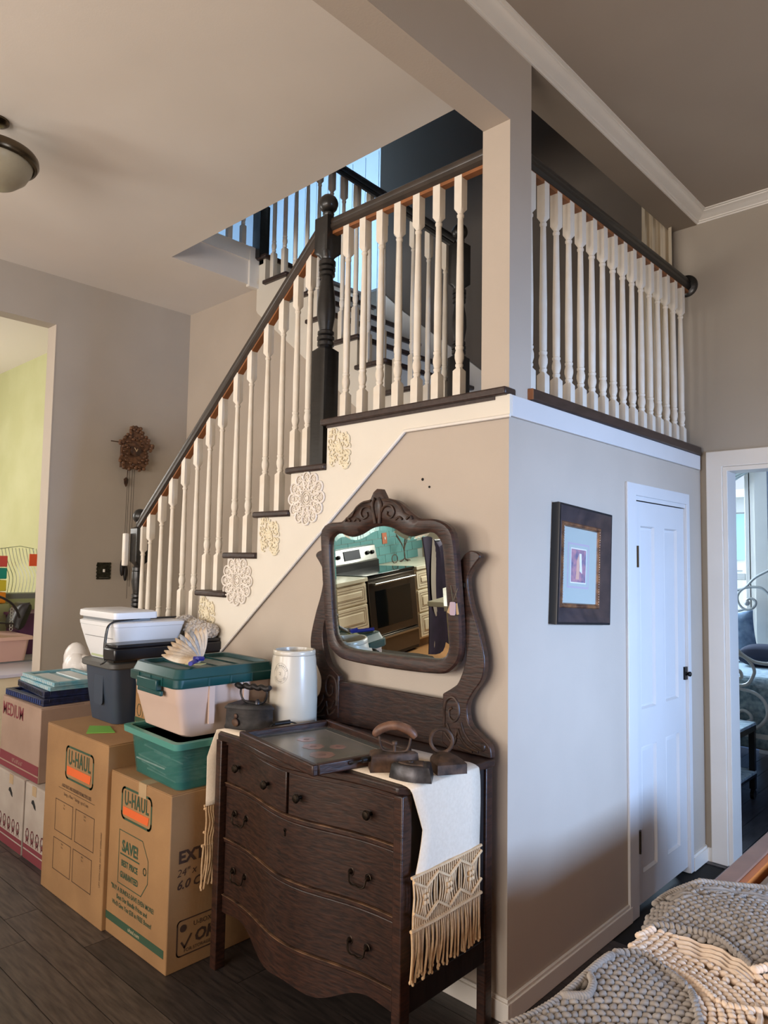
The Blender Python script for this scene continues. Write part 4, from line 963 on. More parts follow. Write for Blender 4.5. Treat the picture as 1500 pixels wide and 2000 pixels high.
# beige tote with green lid
bt = thing('storage_tote', 'beige storage tote with dark green lid above the teal tub', 'tote', (-1.24, -.42, .85))
BA = -.05; bcx, bcy = -1.25, -.415
c = (bcx, bcy)
def RB(ex, ey, z, r=.035): return rr_ring(bcx-ex, bcx+ex, bcy-ey, bcy+ey, r, z, BA, c)
MB().loft([RB(.168, .168, .852), RB(.172, .185, .862), RB(.187, .215, .98), RB(.190, .218, .986), RB(.196, .228, 1.066)]).build('tub', 'tote_beige', bt)
for s_ in (-.08, .08): 
    mb = MB().box(bcx+.192, bcx+.202, bcy+s_-.012, bcy+s_+.012, .90, 1.06); mb.v = rotz(mb.v, c, BA); mb.build('rib', 'tote_beige', bt)
mb = MB(); mb.loft([RB(.205, .240, 1.048), RB(.208, .243, 1.052), RB(.208, .243, 1.082), RB(.200, .235, 1.086), RB(.190, .222, 1.118), RB(.182, .214, 1.122), RB(.172, .205, 1.120), RB(.168, .200, 1.106)], cap=True)
mb.build('lid', 'lid_green', bt)
mb = MB()
for s_ in (-.10, 0, .10):
    mb.box(bcx+.205, bcx+.2105, bcy+s_-.004, bcy+s_+.004, 1.05, 1.083); mb.box(bcx-.16, bcx+.16, bcy+s_-.003, bcy+s_+.003, 1.104, 1.111)
    mb.box(bcx+s_-.004, bcx+s_+.004, bcy-.2455, bcy-.238, 1.05, 1.083)
mb.v = rotz(mb.v, c, BA); mb.build('lid_ribs', 'lid_green', bt)
mb = MB().box(bcx-.085, bcx+.085, bcy-.262, bcy-.236, 1.03, 1.072).box(bcx-.10, bcx+.10, bcy-.25, bcy-.236, 1.01, 1.03); mb.v = rotz(mb.v, c, BA); mb.build('latch_handle', 'lid_green', bt, bevel=.004)
tag(MB().obox((-1.155, -.52, 1.1245), .07, .05, .001, .5).build('sticky_note', 'yellow_note'), 'pale yellow note lying on the dark green tote lid', 'note')
# feather duster / wing fan
fe = thing('feather_fan', 'fan of brown and white feathers with blue ribbon on the green lid', 'feather fan', (-1.22, -.5, 1.125))
root = Vector((-1.150, -.520, 1.137)); rnd = random.Random(2)
e1 = Vector((-.93, -.05, .24)).normalized(); e2 = Vector((.10, .62, .60)); e2 = (e2-e1*e2.dot(e1)).normalized(); en = e1.cross(e2)
for k in range(11):
    a = radians(-16+k*6.5); L_ = .215-.004*abs(k-5); d_ = e1*cos(a)+e2*sin(a); s_ = -e1*sin(a)+e2*cos(a)
    mb = MB(); N = 10; vs = []; fs = []
    for i in range(N+1):
        t = i/N; w_ = .017*sin(pi*min(1, .12+t*.92))**.5+.002; p = root+d_*L_*t+en*(.010*sin(pi*t)+k*.0012)
        vs += [p-s_*w_, p+en*.003, p+s_*w_]
    for i in range(N): fs += [(3*i, 3*i+1, 3*i+4, 3*i+3), (3*i+1, 3*i+2, 3*i+5, 3*i+4)]
    mb.add(vs, fs); mb.build('feather', 'feather_grey' if 3 < k < 8 and k % 2 else 'feather', fe, solid=.002)
MB().tube([root+Vector((-.01, .01, 0)), root+Vector((.075, -.075, .003))], .009, 8).tube([root+Vector((-.02, .0, .006)), root+Vector((.01, .022, .008)), root+Vector((.02, -.01, .01))], .010, 6).build('ribbon_handle', 'ribbon_blue', fe)

# ------------------------------------------------------------------ bin, box behind, printer stack
bn = thing('storage_bin', 'dark blue plastic bin with grey lid standing on the tall moving box', 'bin', (-2.02, -.35, .758))
bx, by = -2.005, -.365
def RN(ex, ey, z, r=.04): return rr_ring(bx-ex, bx+ex, by-ey, by+ey, r, z)
MB().loft([RN(.135, .125, .759), RN(.150, .145, .90), RN(.158, .155, 1.025)]).build('body', 'bin', bn)
MB().loft([RN(.168, .166, 1.020), RN(.174, .172, 1.026), RN(.174, .172, 1.046), RN(.165, .163, 1.054)]).build('lid', 'bin_lid', bn)
MB().prism(rrect(-2.045, -1.955, .84, .99, .02), 'y', -.5165, -.512).build('grip_recess', 'bin', bn)
b4 = thing('moving_box', 'plain brown box with green pictures beside the dark blue bin', 'box', (-1.66, -.25, .758))
MB().box(-1.835, -1.50, -.41, -.03, .7585, 1.075).build('carton', 'card', b4, bevel=.004)
MB().box(-1.833, -1.502, -.4115, -.4105, .772, .795).build('stripe', 'ink_green', b4)
mb = MB(); yy = -.4112
for cx in (-1.795, -1.72, -1.645):
    ribbon(mb, [(cx+.018*cos(a), yy, .83+.028*sin(a)) for a in [k*.6 for k in range(10)]], .003, (0, -1, 0)); ribbon(mb, [(cx+.03, yy, .80), (cx+.045, yy, .86), (cx+.06, yy, .80)], .003, (0, -1, 0), closed=False)
mb.build('printed_pictures', 'ink_green', b4)
tag(MB().prism([(-1.93, -.585), (-1.80, -.66), (-1.73, -.56), (-1.86, -.52)], 'z', .758, .761).build('green_card', 'green_card'), 'bright green card lying on the tall moving box', 'card')
# black bar (sound bar)
sbx = thing('black_case', 'long flat black case lying under the printer across bin and box', 'case', (-1.72, -.3, 1.07))
MB().box(-1.83, -1.715, -.585, -.012, 1.078, 1.135).build('body', 'black_plastic', sbx, bevel=.008); MB().box(-1.832, -1.713, -.575, -.03, 1.136, 1.152).build('top_plate', 'black_plastic', sbx, bevel=.004)
MB().box(-1.90, -1.83, -.53, -.2, 1.0565, 1.078).build('foot_plate', 'black_plastic', sbx)
# printer
pr = thing('printer', 'white inkjet printer with open lid and black cable on the grey bin lid', 'printer', (-2.02, -.33, 1.056))
def PR(x0, x1, y0, y1, z): return [(x0, y0, z), (x1, y0, z), (x1, y1, z), (x0, y1, z)]
PX0, PX1, PYa, PYb = -2.18, -1.845, -.51, -.19
def PRR(e0, e1, z, r=.02): return rr_ring(PX0-e0, PX1+e1, PYa-e0*.6, PYb+e0*.9, r, z)
MB().loft([PRR(-.03, -.03, 1.0565), PRR(-.025, -.025, 1.062), PRR(.0, .0, 1.12), PRR(.028, .015, 1.20), PRR(.032, .018, 1.218)]).build('body', 'printer_white', pr)
MB().loft([PRR(.034, .020, 1.219), PRR(.036, .022, 1.236), PRR(.02, .008, 1.242)]).build('scanner_bed', 'printer_white', pr)
MB().box(PX0-.02, PX1-.04, PYa-.005, PYb-.13, 1.240, 1.257).build('gap_unit', 'printer_grey', pr)
MB().loft([rr_ring(PX0-.045, PX1-.0, PYa-.015, PYb-.11, .02, 1.256), rr_ring(PX0-.05, PX1+.002, PYa-.017, PYb-.108, .02, 1.262), rr_ring(PX0-.05, PX1-.0, PYa-.015, PYb-.11, .02, 1.286), rr_ring(PX0-.035, PX1-.02, PYa-.0, PYb-.12, .02, 1.292)]).build('lid', 'printer_white', pr)
MB().box(PX0+.05, PX1-.06, PYa+.012, PYa+.02, 1.063, 1.092).build('paper_slot', 'sage', pr)
MB().box(PX0+.02, PX1-.02, PYa-.0095, PYa-.005, 1.163, 1.166).build('seam', 'black_plastic', pr)
pts = spline([(-1.93, -.15, 1.250), (-1.90, -.32, 1.252), (-1.86, -.48, 1.252), (-1.85, -.545, 1.235), (-1.852, -.560, 1.17), (-1.85, -.562, 1.10), (-1.85, -.557, 1.07), (-1.80, -.60, 1.062)], 6)
MB().tube(pts, .004, 6).tube([p+Vector((-.008, -.004, -.004)) for p in pts], .003, 6).build('cable', 'black_plastic', pr)
# bubble wrap
bw = MB(); rnd = random.Random(4)
for (cx_, cy_, cz_, ax_, ay_, az_) in ((-1.84, -.085, 1.19, .085, .06, .045), (-1.93, -.09, 1.20, .07, .06, .05), (-1.76, -.07, 1.185, .055, .05, .035)):
    bw.ball((cx_, cy_, cz_), ax_, ay_, az_, 16, 12)
    for k in range(170):
        u = rnd.uniform(-1, 1); a = rnd.uniform(0, 6.28); q = (1-u*u)**.5
        bw.ball((cx_+ax_*q*cos(a), cy_+ay_*q*sin(a), cz_+az_*u), .0085, seg=6, rings=4)
tag(bw.build('bubble_wrap', 'bubble'), 'crumpled clear bubble wrap bundle behind the printer', 'bubble wrap')
bg2 = MB(); rnd = random.Random(9)
for k in range(14):
    a = rnd.uniform(0, 6.28); bg2.ball((-3.09+.05*cos(a), -.12+.02*sin(a), .81+.11*rnd.random()), .07+.03*rnd.random(), .07, .10, 12, 9)
bg2.ball((-3.10, -.12, .40), .10, .08, .40, 12, 9)
bagt = tag(bg2.build('plastic_bag', 'bag_white'), 'white plastic bag bulging behind the dark blue bin', 'bag')

# ------------------------------------------------------------------ wall things left
ck2 = thing('cuckoo_clock', 'small carved brown cuckoo clock with hanging weights on the left wall', 'clock', (XL, .53, 2.35))
CL = [(.485,2.524),(.49,2.548),(.508,2.556),(.518,2.54),(.533,2.559),(.543,2.530),(.552,2.551),(.571,2.554),(.575,2.525),(.591,2.521),(.592,2.495),(.624,2.49),(.647,2.467),(.642,2.445),(.684,2.427),(.682,2.414),(.672,2.405),(.664,2.385),(.628,2.39),(.634,2.337),(.641,2.308),(.636,2.281),(.613,2.231),(.572,2.218),(.541,2.232),(.486,2.218),(.437,2.227),(.435,2.265),(.405,2.278),(.421,2.329),(.43,2.394),(.399,2.416),(.401,2.431),(.422,2.428),(.439,2.465),(.462,2.491),(.487,2.48),(.489,2.501)]
MB().prism([(y, z) for y, z in [(.445, 2.24), (.615, 2.24), (.615, 2.40), (.53, 2.48), (.445, 2.40)]], 'x', XL, XL+.05).build('case', 'clock_wood', ck2)
MB().prism(CL, 'x', XL+.052, XL+.066).build('carved_front', 'clock_light', ck2)
mb = MB(); rnd = random.Random(6)
for (y, z) in CL: 
    mb.ball((XL+.072, y*.94+.53*.06, z*.96+2.38*.04), .010, .016, .014, 8, 5)
for k in range(26):
    a = 2*pi*k/26; mb.ball((XL+.074, .535+.075*cos(a)*rnd.uniform(.8, 1.3), 2.36+.095*sin(a)*rnd.uniform(.8, 1.3)), .010, .015, .010, 8, 5)
mb.build('carved_leaves', 'clock_light', ck2)
f = MB().lathe([(.043, 0), (.043, .010), (.034, .012)], M=Matrix.Rotation(pi/2, 4, 'Y'), c=(XL+.074, .53, 2.37), seg=24).build('dial', 'clock_wood', ck2)
MB().obox((XL+.088, .526, 2.377), .002, .005, .035, 0, .6).obox((XL+.088, .537, 2.372), .002, .005, .025, 0, -.5).build('hands', 'ink_white', f)
MB().lathe([(.004, 0), (.004, .16)], M=Matrix.Rotation(pi/2, 4, 'X'), c=(XL+.06, .50, 2.424), seg=8).build('perch', 'clock_wood', ck2)
for y, z in ((.492, 2.225), (.528, 2.225), (.505, 2.225), (.545, 2.225)):
    e = {.492: 1.51, .528: 1.24, .505: 1.48, .545: 1.33}[y]
    MB().tube([(XL+.045, y, z), (XL+.04, y-.004, e)], .0016, 5).build('chain', 'iron_black', ck2)
for y, z in ((.478, 1.475), (.506, 1.438)):
    MB().lathe([(.001, -.065), (.010, -.055), (.015, -.02), (.015, .02), (.010, .055), (.001, .065)], c=(XL+.04, y, z), seg=12).build('pine_cone_weight', 'iron_black', ck2)
MB().tube([(XL+.03, .50, 2.25), (XL+.03, .49, 2.15)], .002, 5).prism([(.47, 2.15), (.487, 2.165), (.505, 2.15), (.503, 2.12), (.488, 2.09), (.474, 2.115)], 'x', XL+.025, XL+.033).build('pendulum', 'clock_wood', ck2)
sw = thing('light_switch', 'ornate dark metal switch plate on the left wall', 'switch', (XL, .352, 1.45))
mb = MB().box(XL, XL+.004, .312, .392, 1.40, 1.50)
for k in range(14):
    for s in (0, 1): mb.ball((XL+.004, .306+.092*s+.003*sin(k*2.1), 1.392+k*.0088), .005, .010, .007, 6, 4)
for k in range(10):
    for s in (0, 1): mb.ball((XL+.004, .308+k*.0098, 1.392+.114*s), .003, .006, .007, 6, 4)
mb.build('plate', 'pewter', sw); MB().box(XL+.004, XL+.016, .347, .357, 1.44, 1.462).build('toggle', 'trim', sw)
# ceiling light
cl = thing('ceiling_light', 'semi flush ceiling light with bronze ring and alabaster bowl at left edge', 'ceiling light', (-2.11, -1.08, HL))
lc = (-2.125, -1.065, 0)
MB().lathe([(.055, HL), (.055, HL-.010), (.045, HL-.018), (.02, HL-.022)], c=lc, seg=32).build('canopy', 'nickel_dark', cl)
MB().lathe([(.009, HL-.02), (.018, HL-.035), (.009, HL-.05), (.016, HL-.07), (.010, HL-.10), (.010, HL-.155)], c=lc, seg=16).build('stem', 'nickel', cl)
MB().lathe([(.02, HL-.148), (.155, HL-.152), (.180, HL-.158), (.188, HL-.170), (.190, HL-.190), (.182, HL-.205), (.170, HL-.210), (.166, HL-.200), (.03, HL-.158)], c=lc, seg=48).build('ring', 'nickel_dark', cl)
MB().lathe([(.165, HL-.200), (.160, HL-.222), (.14, HL-.262), (.10, HL-.298), (.05, HL-.318), (.001, HL-.322)], c=lc, seg=40).build('bowl', 'alabaster', cl)
# attic hatch trim crack on ceiling
struct('trim_13', MB().box(-.128, -.1195, -1.2, -.35, HL-.006, HL), 'trim')

# ------------------------------------------------------------------ framed picture on side wall
pf = thing('framed_picture', 'small print in a deep bronze frame hanging beside the closet door', 'picture', (0, .51, 1.55))
pc = (.508, 1.545); PA = radians(-3.3)   # leans so that the top goes toward the door
def rp(pts): return [(x, pc[0]+(y-pc[0])*cos(PA)-(z-pc[1])*sin(PA), pc[1]+(y-pc[0])*sin(PA)+(z-pc[1])*cos(PA)) for x, y, z in pts]
def PFb(mb, nm, m, par=pf, **k): mb.v = rp(mb.v); return mb.build(nm, m, par, **k)
def sq(hy, hz, x): return [(x, pc[0]-hy, pc[1]-hz), (x, pc[0]+hy, pc[1]-hz), (x, pc[0]+hy, pc[1]+hz), (x, pc[0]-hy, pc[1]+hz)]
HY, HZ = .222, .232
PFb(MB().loft([sq(HY, HZ, .002), sq(HY+.002, HZ+.002, .03), sq(HY, HZ, .036), sq(HY-.01, HZ-.01, .036)], cap=False), 'frame_edge', 'pic_side')
PFb(MB().loft([sq(HY-.008, HZ-.008, .037), sq(HY-.018, HZ-.018, .034), sq(HY-.045, HZ-.045, .018), sq(HY-.062, HZ-.065, .012)], cap=False), 'frame', 'pic_frame')
PFb(MB().loft([sq(HY-.060, HZ-.063, .013), sq(HY-.064, HZ-.067, .018), sq(HY-.074, HZ-.078, .016), sq(HY-.078, HZ-.082, .006)], cap=False), 'inner_moulding', 'gilt')
iy, iz = HY-.078, HZ-.082
mb = MB()
for k in range(30):
    z = pc[1]-iz+2*iz*k/29
    for s_ in (-1, 1): mb.ball((.017, pc[0]+s_*(iy+.006), z), .0025, .0025, .004, 5, 4)
for k in range(26):
    y = pc[0]-iy+2*iy*k/25
    for s_ in (-1, 1): mb.ball((.017, y, pc[1]+s_*(iz+.006)), .0025, .004, .0025, 5, 4)
b_ = PFb(mb, 'beading', 'gilt'); b_['kind'] = 'stuff'
def plate(hy, hz, x, nm, m, dy=0, dz=0):
    q = [(x, pc[0]+dy-hy, pc[1]+dz-hz), (x, pc[0]+dy+hy, pc[1]+dz-hz), (x, pc[0]+dy+hy, pc[1]+dz+hz), (x, pc[0]+dy-hy, pc[1]+dz+hz)]
    return PFb(MB().add(q, [(0, 1, 2, 3)]), nm, m)
plate(iy, iz, .006, 'mount_board', 'mount'); plate(iy*.62, iz*.60, .0064, 'mount_board', 'mount2', -.01)
plate(iy*.56, iz*.55, .0068, 'mount_board', 'mount', -.01); plate(iy*.45, iz*.47, .0071, 'border_line', 'white_line', -.01); plate(iy*.42, iz*.44, .0074, 'print', 'art', -.01)
PFb(MB().prism([(pc[0]-.03, pc[1]-.055), (pc[0]-.005, pc[1]-.055), (pc[0]+.0, pc[1]), (pc[0]-.01, pc[1]+.045), (pc[0]-.025, pc[1]+.02)], 'x', .0075, .0078), 'print_figure', 'art_fig')
PFb(MB().prism([(pc[0]-.002, pc[1]-.02), (pc[0]+.02, pc[1]-.03), (pc[0]+.012, pc[1]+.05), (pc[0]-.006, pc[1]+.05)], 'x', .0075, .0078), 'print_figure', 'white_line')
PFb(MB().box(.010, .0105, pc[0]-iy, pc[0]+iy, pc[1]-iz, pc[1]+iz), 'glass', 'glass')

# ------------------------------------------------------------------ daybed and crochet blanket
db = thing('daybed', 'low pine framed daybed under the crochet blanket beside the closet wall', 'daybed', (1.0, -.4, 0))
MB().box(.612, .668, -1.35, 1.15, .54, .590).build('side_rail', 'pine_sky_tint', db, bevel=.004)  # pine rail; sky reflection on its top is put into the brown colour
MB().box(.668, .690, -1.30, 1.10, .53, .585).build('inner_rail', 'pine', db, bevel=.002)
for y in (-1.33, 1.13):
    MB().box(.615, .675, y-.03, y+.03, 0, .545).build('leg', 'pine', db)
    MB().box(1.52, 1.58, y-.03, y+.03, 0, .545).build('leg', 'pine', db)
    MB().box(.69, 1.52, y-.02, y+.02, .46, .54).build('end_rail', 'pine', db)
for k in range(9): MB().box(.69, 1.52, -1.15+k*.26, -1.07+k*.26, .47, .49).build('slat', 'pine', db)
MB().box(1.52, 1.575, -1.35, 1.15, .545, .598).build('side_rail', 'pine_sky_tint', db)
MB().box(.74, 1.49, -1.25, 1.05, .02, .44).build('under_bed_light_block', 'pine', db, bevel=.01)  # unseen box added to stop light passing under the daybed
mt = MB().box(.705, 1.51, -1.28, 1.08, .49, .585).build('mattress', 'bed_under', db, bevel=.03)
bl = thing('crochet_blanket', 'chunky crochet blanket in grey and cream panels over the daybed end', 'blanket', (.85, -.45, .6))
def inpoly(x, y, P):
    c_ = False; n_ = len(P); j = n_-1
    for i in range(n_):
        if (P[i][1] > y) != (P[j][1] > y) and x < (P[j][0]-P[i][0])*(y-P[i][1])/(P[j][1]-P[i][1])+P[i][0]: c_ = not c_
        j = i
    return c_
OUT = [(.52,-1.35),(.555,-1.1),(.575,-.9),(.590,-.68),(.600,-.48),(.590,-.30),(.575,-.235),(.545,-.17),(.530,-.08),(.530,-.01),(.565,.06),(.615,.115),(.68,.165),(.763,.215),(.90,.23),(1.05,.15),(1.25,.0),(1.3,-.6),(1.25,-1.4)]
CRM = [(.565,-.29),(.600,-.235),(.65,-.222),(.736,-.213),(.80,-.25),(.863,-.295),(.92,-.22),(1.1,-.12),(1.3,-.25),(1.3,-.62),(.99,-.62),(.900,-.60),(.848,-.60),(.815,-.53),(.778,-.468),(.704,-.416),(.66,-.395),(.631,-.402),(.612,-.45),(.58,-.47)]
CR2 = [(.52,-1.4),(.55,-.90),(.62,-.86),(.70,-.90),(.80,-.86),(.9,-1.0),(1.0,-1.4)]
def bz(x, y):
    edge = max(0, .60-x)
    z = .622+.012*sin(x*9+y*4)+.010*sin(y*13+x*3)-edge*.5
    if y > .1: z -= (y-.1)*.12
    return z
mb = MB(); nx, ny = 50, 90
X0, X1, Y0, Y1 = .50, 1.32, -1.4, .24; idx = {}
def bcol(x, y): return 'yarn_cream' if (inpoly(x, y, CRM) or inpoly(x, y, CR2)) else 'yarn_grey'
base = MB()
for j in range(ny):
    for i in range(nx):
        x = X0+(X1-X0)*(i+.5)/nx; y = Y0+(Y1-Y0)*(j+.5)/ny
        if inpoly(x, y, OUT):
            for (a, b) in ((0, 0), (1, 0), (1, 1), (0, 1)):
                k = (i+a, j+b)
                if k not in idx: xx_ = X0+(X1-X0)*k[0]/nx; yy_ = Y0+(Y1-Y0)*k[1]/ny; idx[k] = len(base.v); base.v.append((xx_, yy_, bz(xx_, yy_)-.012))
            base.f.append((idx[(i, j)], idx[(i+1, j)], idx[(i+1, j+1)], idx[(i, j+1)])); base.m.append(1 if bcol(x, y) == 'yarn_cream' else 0)
base.build('backing', ['yarn_grey', 'yarn_cream'], bl, solid=.006)
# stitches laid in curved rows round three fan centres
SG, SC = MB(), MB(); rnd = random.Random(8)
# cord band regions (open strands) in the cream panel and along the top grey panel
def cord_zone(x, y): return inpoly(x, y, CORD1) or inpoly(x, y, CORD2) or inpoly(x, y, CORD3)
CORD1 = [(.655,-.225),(.74,-.215),(.865,-.295),(.875,-.335),(.76,-.30),(.68,-.30)]
CORD2 = [(.545,-.03),(.60,.055),(.68,.11),(.78,.14),(.84,.10),(.70,.04),(.62,-.01),(.58,-.06)]
CORD3 = [(.90,-.44),(.985,-.40),(1.02,-.56),(.93,-.60)]
def holes(x, y): 
    for hx, hy, rx, ry in ((.612, -.655, .012, .028), (.735, -.255+.02, .05, .010), (.800,-.345,.010,.012), (.770,-.33,.010,.012),(.835,-.375,.010,.012),(.745,-.44,.010,.012)):
        if ((x-hx)/rx)**2+((y-hy)/ry)**2 < 1: return True
    return False
fans = {'A': ((1.02, -.28), 'g'), 'C': ((.64, -.62), 'c'), 'B': ((.93, -.92), 'g')}
sp = .0188
def stitch(x, y, ang):
    if not inpoly(x, y, OUT) or cord_zone(x, y) or holes(x, y): return
    tgt = SC if bcol(x, y) == 'yarn_cream' else SG
    z = bz(x, y)+rnd.uniform(-.0012, .0012)
    M = Matrix.Rotation(ang+.5*(1 if int(x/sp+y/sp) % 2 else -1), 3, 'Z') @ Matrix.Rotation(.35, 3, 'Y')
    tgt.ball((x, y, z), .0132, .0088, .0082, 8, 6, M=M)
for key, ((fx0, fy0), _) in fans.items():
    r = .02
    while r < .95:
        nseg = max(6, int(2*pi*r/(sp*1.02)))
        for k in range(nseg):
            a = 2*pi*(k+(.5 if int(r/sp) % 2 else 0))/nseg; x = fx0+r*cos(a); y = fy0+r*sin(a)
            # nearest fan owns the stitch
            reg = 'C' if bcol(x, y) == 'yarn_cream' else ('A' if y > -.36+(x-.6)*.1 else 'B')
            if reg == key: stitch(x, y, a+pi/2)
        r += sp*.98
# open cords
def cord(p, q, tgt, bow=.0, r=.0065):
    pts = []
    for k in range(9):
        t = k/8; x = p[0]+(q[0]-p[0])*t-bow*sin(pi*t)*(q[1]-p[1]); y = p[1]+(q[1]-p[1])*t+bow*sin(pi*t)*(q[0]-p[0]); pts.append((x, y, bz(x, y)+.004*sin(k*2.2)))
    tgt.tube(pts, r, 7)
for k in range(4): cord((.655+.01*k, -.232-.020*k), (.868-.002*k, -.300-.014*k+.0), SC, .12, .0078)
for k in range(3): cord((.545+.02*k, -.02-.02*k), (.82+.01*k, .135-.03*k), SG, .12, .007)
for k in range(10): cord((.585+.027*k, .0+.015*k-.01), (.60+.027*k, .055+.011*k-.02), SG, .1, .0075)
for k in range(6): cord((.90+.022*k, -.43+.005*k), (.925+.024*k, -.60), SC, .1, .0075)
# thick border ropes
def rope(pts, tgt, r=.010, n=5, lift=.008):
    P = spline([(x, y, 0) for x, y in pts], n); P = [(p.x, p.y, bz(p.x, p.y)+lift) for p in P]
    acc = 0; last = None
    for i in range(len(P)-1):
        a, b = Vector(P[i]), Vector(P[i+1]); d_ = b-a; m_ = max(1, int(d_.length/.009))
        for k in range(m_):
            p = a+d_*k/m_; M = Matrix.Rotation(math.atan2(d_.y, d_.x)+.7, 3, 'Z'); tgt.ball(p, .007, .0115, .0095, 7, 5, M=M)
rope([(.575,-.235),(.62,-.205),(.69,-.192),(.75,-.20),(.80,-.235),(.87,-.285),(.93,-.21)], SG)
rope([(.583,-.29),(.60,-.235)], SC); rope([(.862,-.30),(.90,-.255),(.96,-.205)], SC, lift=.014)
rope([(.602,-.46),(.64,-.40),(.70,-.425),(.775,-.475),(.82,-.55),(.85,-.61)], SG, lift=.006)
rope([(.55,-.9),(.575,-.80),(.590,-.68),(.602,-.48)], SG); rope([(.595,-.70),(.612,-.685),(.63,-.66),(.622,-.62),(.604,-.60)], SG, lift=.010)
rope([(.530,-.06),(.545,.02),(.60,.10),(.68,.16),(.763,.21),(.88,.22)], SG)
rope([(.68,-.40),(.76,-.42),(.84,-.48),(.90,-.47),(.95,-.42)], SC, lift=.004)
a_ = SG.build('grey_stitches', 'yarn_grey', bl); a_['kind'] = 'stuff'
a_ = SC.build('cream_stitches', 'yarn_cream', bl); a_['kind'] = 'stuff'
for o in bl.children: o.location = (.018, -.018, 0)

# ------------------------------------------------------------------ bedroom things
bed = thing('iron_bed', 'white scrolled iron bed with patterned quilt in the bedroom by the window', 'bed', (-.7, 3.9, 0))
mb = MB(); 
def quilt(u, v): return None
MB().box(-1.9, .25, 3.36, 4.40, .28, .76).build('mattress', 'bed_under', bed, bevel=.05)
MB().box(-1.92, .27, 3.345, 4.42, .69, .785).build('quilt_top', 'quilt_top', bed, bevel=.04)
def qs(u, v): return (-1.92+2.19*u, 3.335+.018*sin(u*40)+.01*v, .30+.46*v)
m_ = MB().grid(qs, 60, 8); m_.build('quilt_skirt', 'quilt', bed, solid=.01)
def ir(pts, y, r=.011): return MB().tube([(p.x, y, p.z) for p in spline([(x, 0, z) for x, z in pts], 5)], r, 8)
hy = 4.44
for P in ([(-.85,1.32),(-.608,1.355),(-.532,1.379),(-.462,1.454),(-.394,1.50),(-.30,1.54),(-.1,1.54),(.05,1.46)], [(-.12,1.0),(-.22,1.2),(-.332,1.315),(-.397,1.377),(-.463,1.387),(-.532,1.376),(-.574,1.341),(-.592,1.289),(-.575,1.231),(-.535,1.197),(-.487,1.20),(-.453,1.23),(-.449,1.267),(-.479,1.289),(-.513,1.278),(-.52,1.249)], [(-.85,1.16),(-.62,1.175),(-.535,1.197)]):
    ir(P, hy).build('headboard_scroll', 'white_iron', bed)
MB().ball((-.515, hy, 1.25), .024).build('scroll_ball', 'white_iron', bed)
for x in (-1.6, .12): MB().lathe([(.018, 0), (.018, 1.5), (.03, 1.52), (.02, 1.56)], c=(x, hy, 0), seg=12).build('bed_post', 'white_iron', bed)
fy2 = 3.29
for P in ([(-.45,1.12),(-.271,.991),(-.225,.949),(-.169,.913),(-.114,.895),(-.02,.90),(.1,.96)], [(-.40,.92),(-.272,.939),(-.209,.927),(-.164,.889),(-.142,.844),(-.146,.807),(-.18,.745),(-.23,.725),(-.275,.732)], [(-.30,.80),(-.268,.83),(-.233,.821),(-.223,.786),(-.24,.772)], [(-.40,.76),(-.275,.732),(-.23,.701),(-.151,.688),(-.091,.648),(-.064,.587),(-.071,.522),(-.13,.45),(-.22,.43)], [(-.25,.45),(-.256,.493),(-.25,.536),(-.215,.554),(-.176,.535),(-.165,.501),(-.19,.48)]):
    ir(P, fy2, .012).build('side_scroll', 'white_iron', bed)
MB().box(-1.9, .25, 3.28, 3.30, .38, .41).build('side_bar', 'white_iron', bed)
for x in (-1.85, .22): MB().lathe([(.016, 0), (.016, 1.0), (.024, 1.02)], c=(x, fy2, 0), seg=12).build('bed_post', 'white_iron', bed)
pl = thing('pillow', 'pale blue patterned pillow standing by the bedroom window', 'pillow', (-.55, 4.2, .79), 'pillows on the iron bed')
pm = MB()
def pillow(mb, c, sx, sy, sz, M):
    vs = []; n_ = 16
    for s_ in (1, -1):
        for j in range(n_+1):
            for i in range(n_+1):
                u, v = 2*i/n_-1, 2*j/n_-1; h = (max(0, (1-u**4)*(1-v**4)))**.5; pin = 1-.08*(1-abs(v))*abs(u)
                vs.append(Vector(c)+M @ Vector((u*sx*(1-.06*(1-v*v)), v*sy*(1-.06*(1-u*u)), s_*h*sz)))
    fs = []
    for s_ in (0, 1):
        o_ = s_*(n_+1)**2
        for j in range(n_):
            for i in range(n_): a = o_+j*(n_+1)+i; f_ = (a, a+1, a+n_+2, a+n_+1); fs.append(f_ if s_ == 0 else f_[::-1])
    mb.add(vs, fs)
pillow(pm, (-.60, 4.2, .985), .22, .19, .07, Matrix.Rotation(radians(72), 3, 'X') @ Matrix.Rotation(.2, 3, 'Z')); pm.build('cushion', 'pillow_blue', pl)
p2 = thing('pillow', 'dark charcoal pillow lying beside the pale blue one', 'pillow', (-.25, 4.1, .79), 'pillows on the iron bed'); pm = MB()
pillow(pm, (-.22, 4.05, .865), .25, .17, .085, Matrix.Rotation(.15, 3, 'Z')); pm.build('cushion', 'pillow_dark', p2)
st = thing('side_table', 'small black two tier table on casters beside the iron bed', 'table', (-.2, 2.95, 0))
sx0, sx1, sy0, sy1 = -.42, -.105, 2.78, 3.18
MB().box(sx0, sx1, sy0, sy1, .49, .51).build('top', 'quilt_top', st, bevel=.003); MB().box(sx0, sx1, sy0, sy1, .17, .19).build('shelf', 'quilt_top', st, bevel=.003)
MB().box(sx0, sx1, sy0, sy1, .455, .489).build('apron', 'black_metal', st)
for x in (sx0+.02, sx1-.02):
    for y in (sy0+.02, sy1-.02):
        MB().box(x-.018, x+.018, y-.018, y+.018, .07, .49).build('leg', 'black_metal', st); MB().lathe([(.03, -.012), (.03, .012)], M=Matrix.Rotation(pi/2, 4, 'Y'), c=(x, y, .031), seg=14).box(x-.012, x+.012, y-.012, y+.012, .03, .07).build('caster', 'black_metal', st)
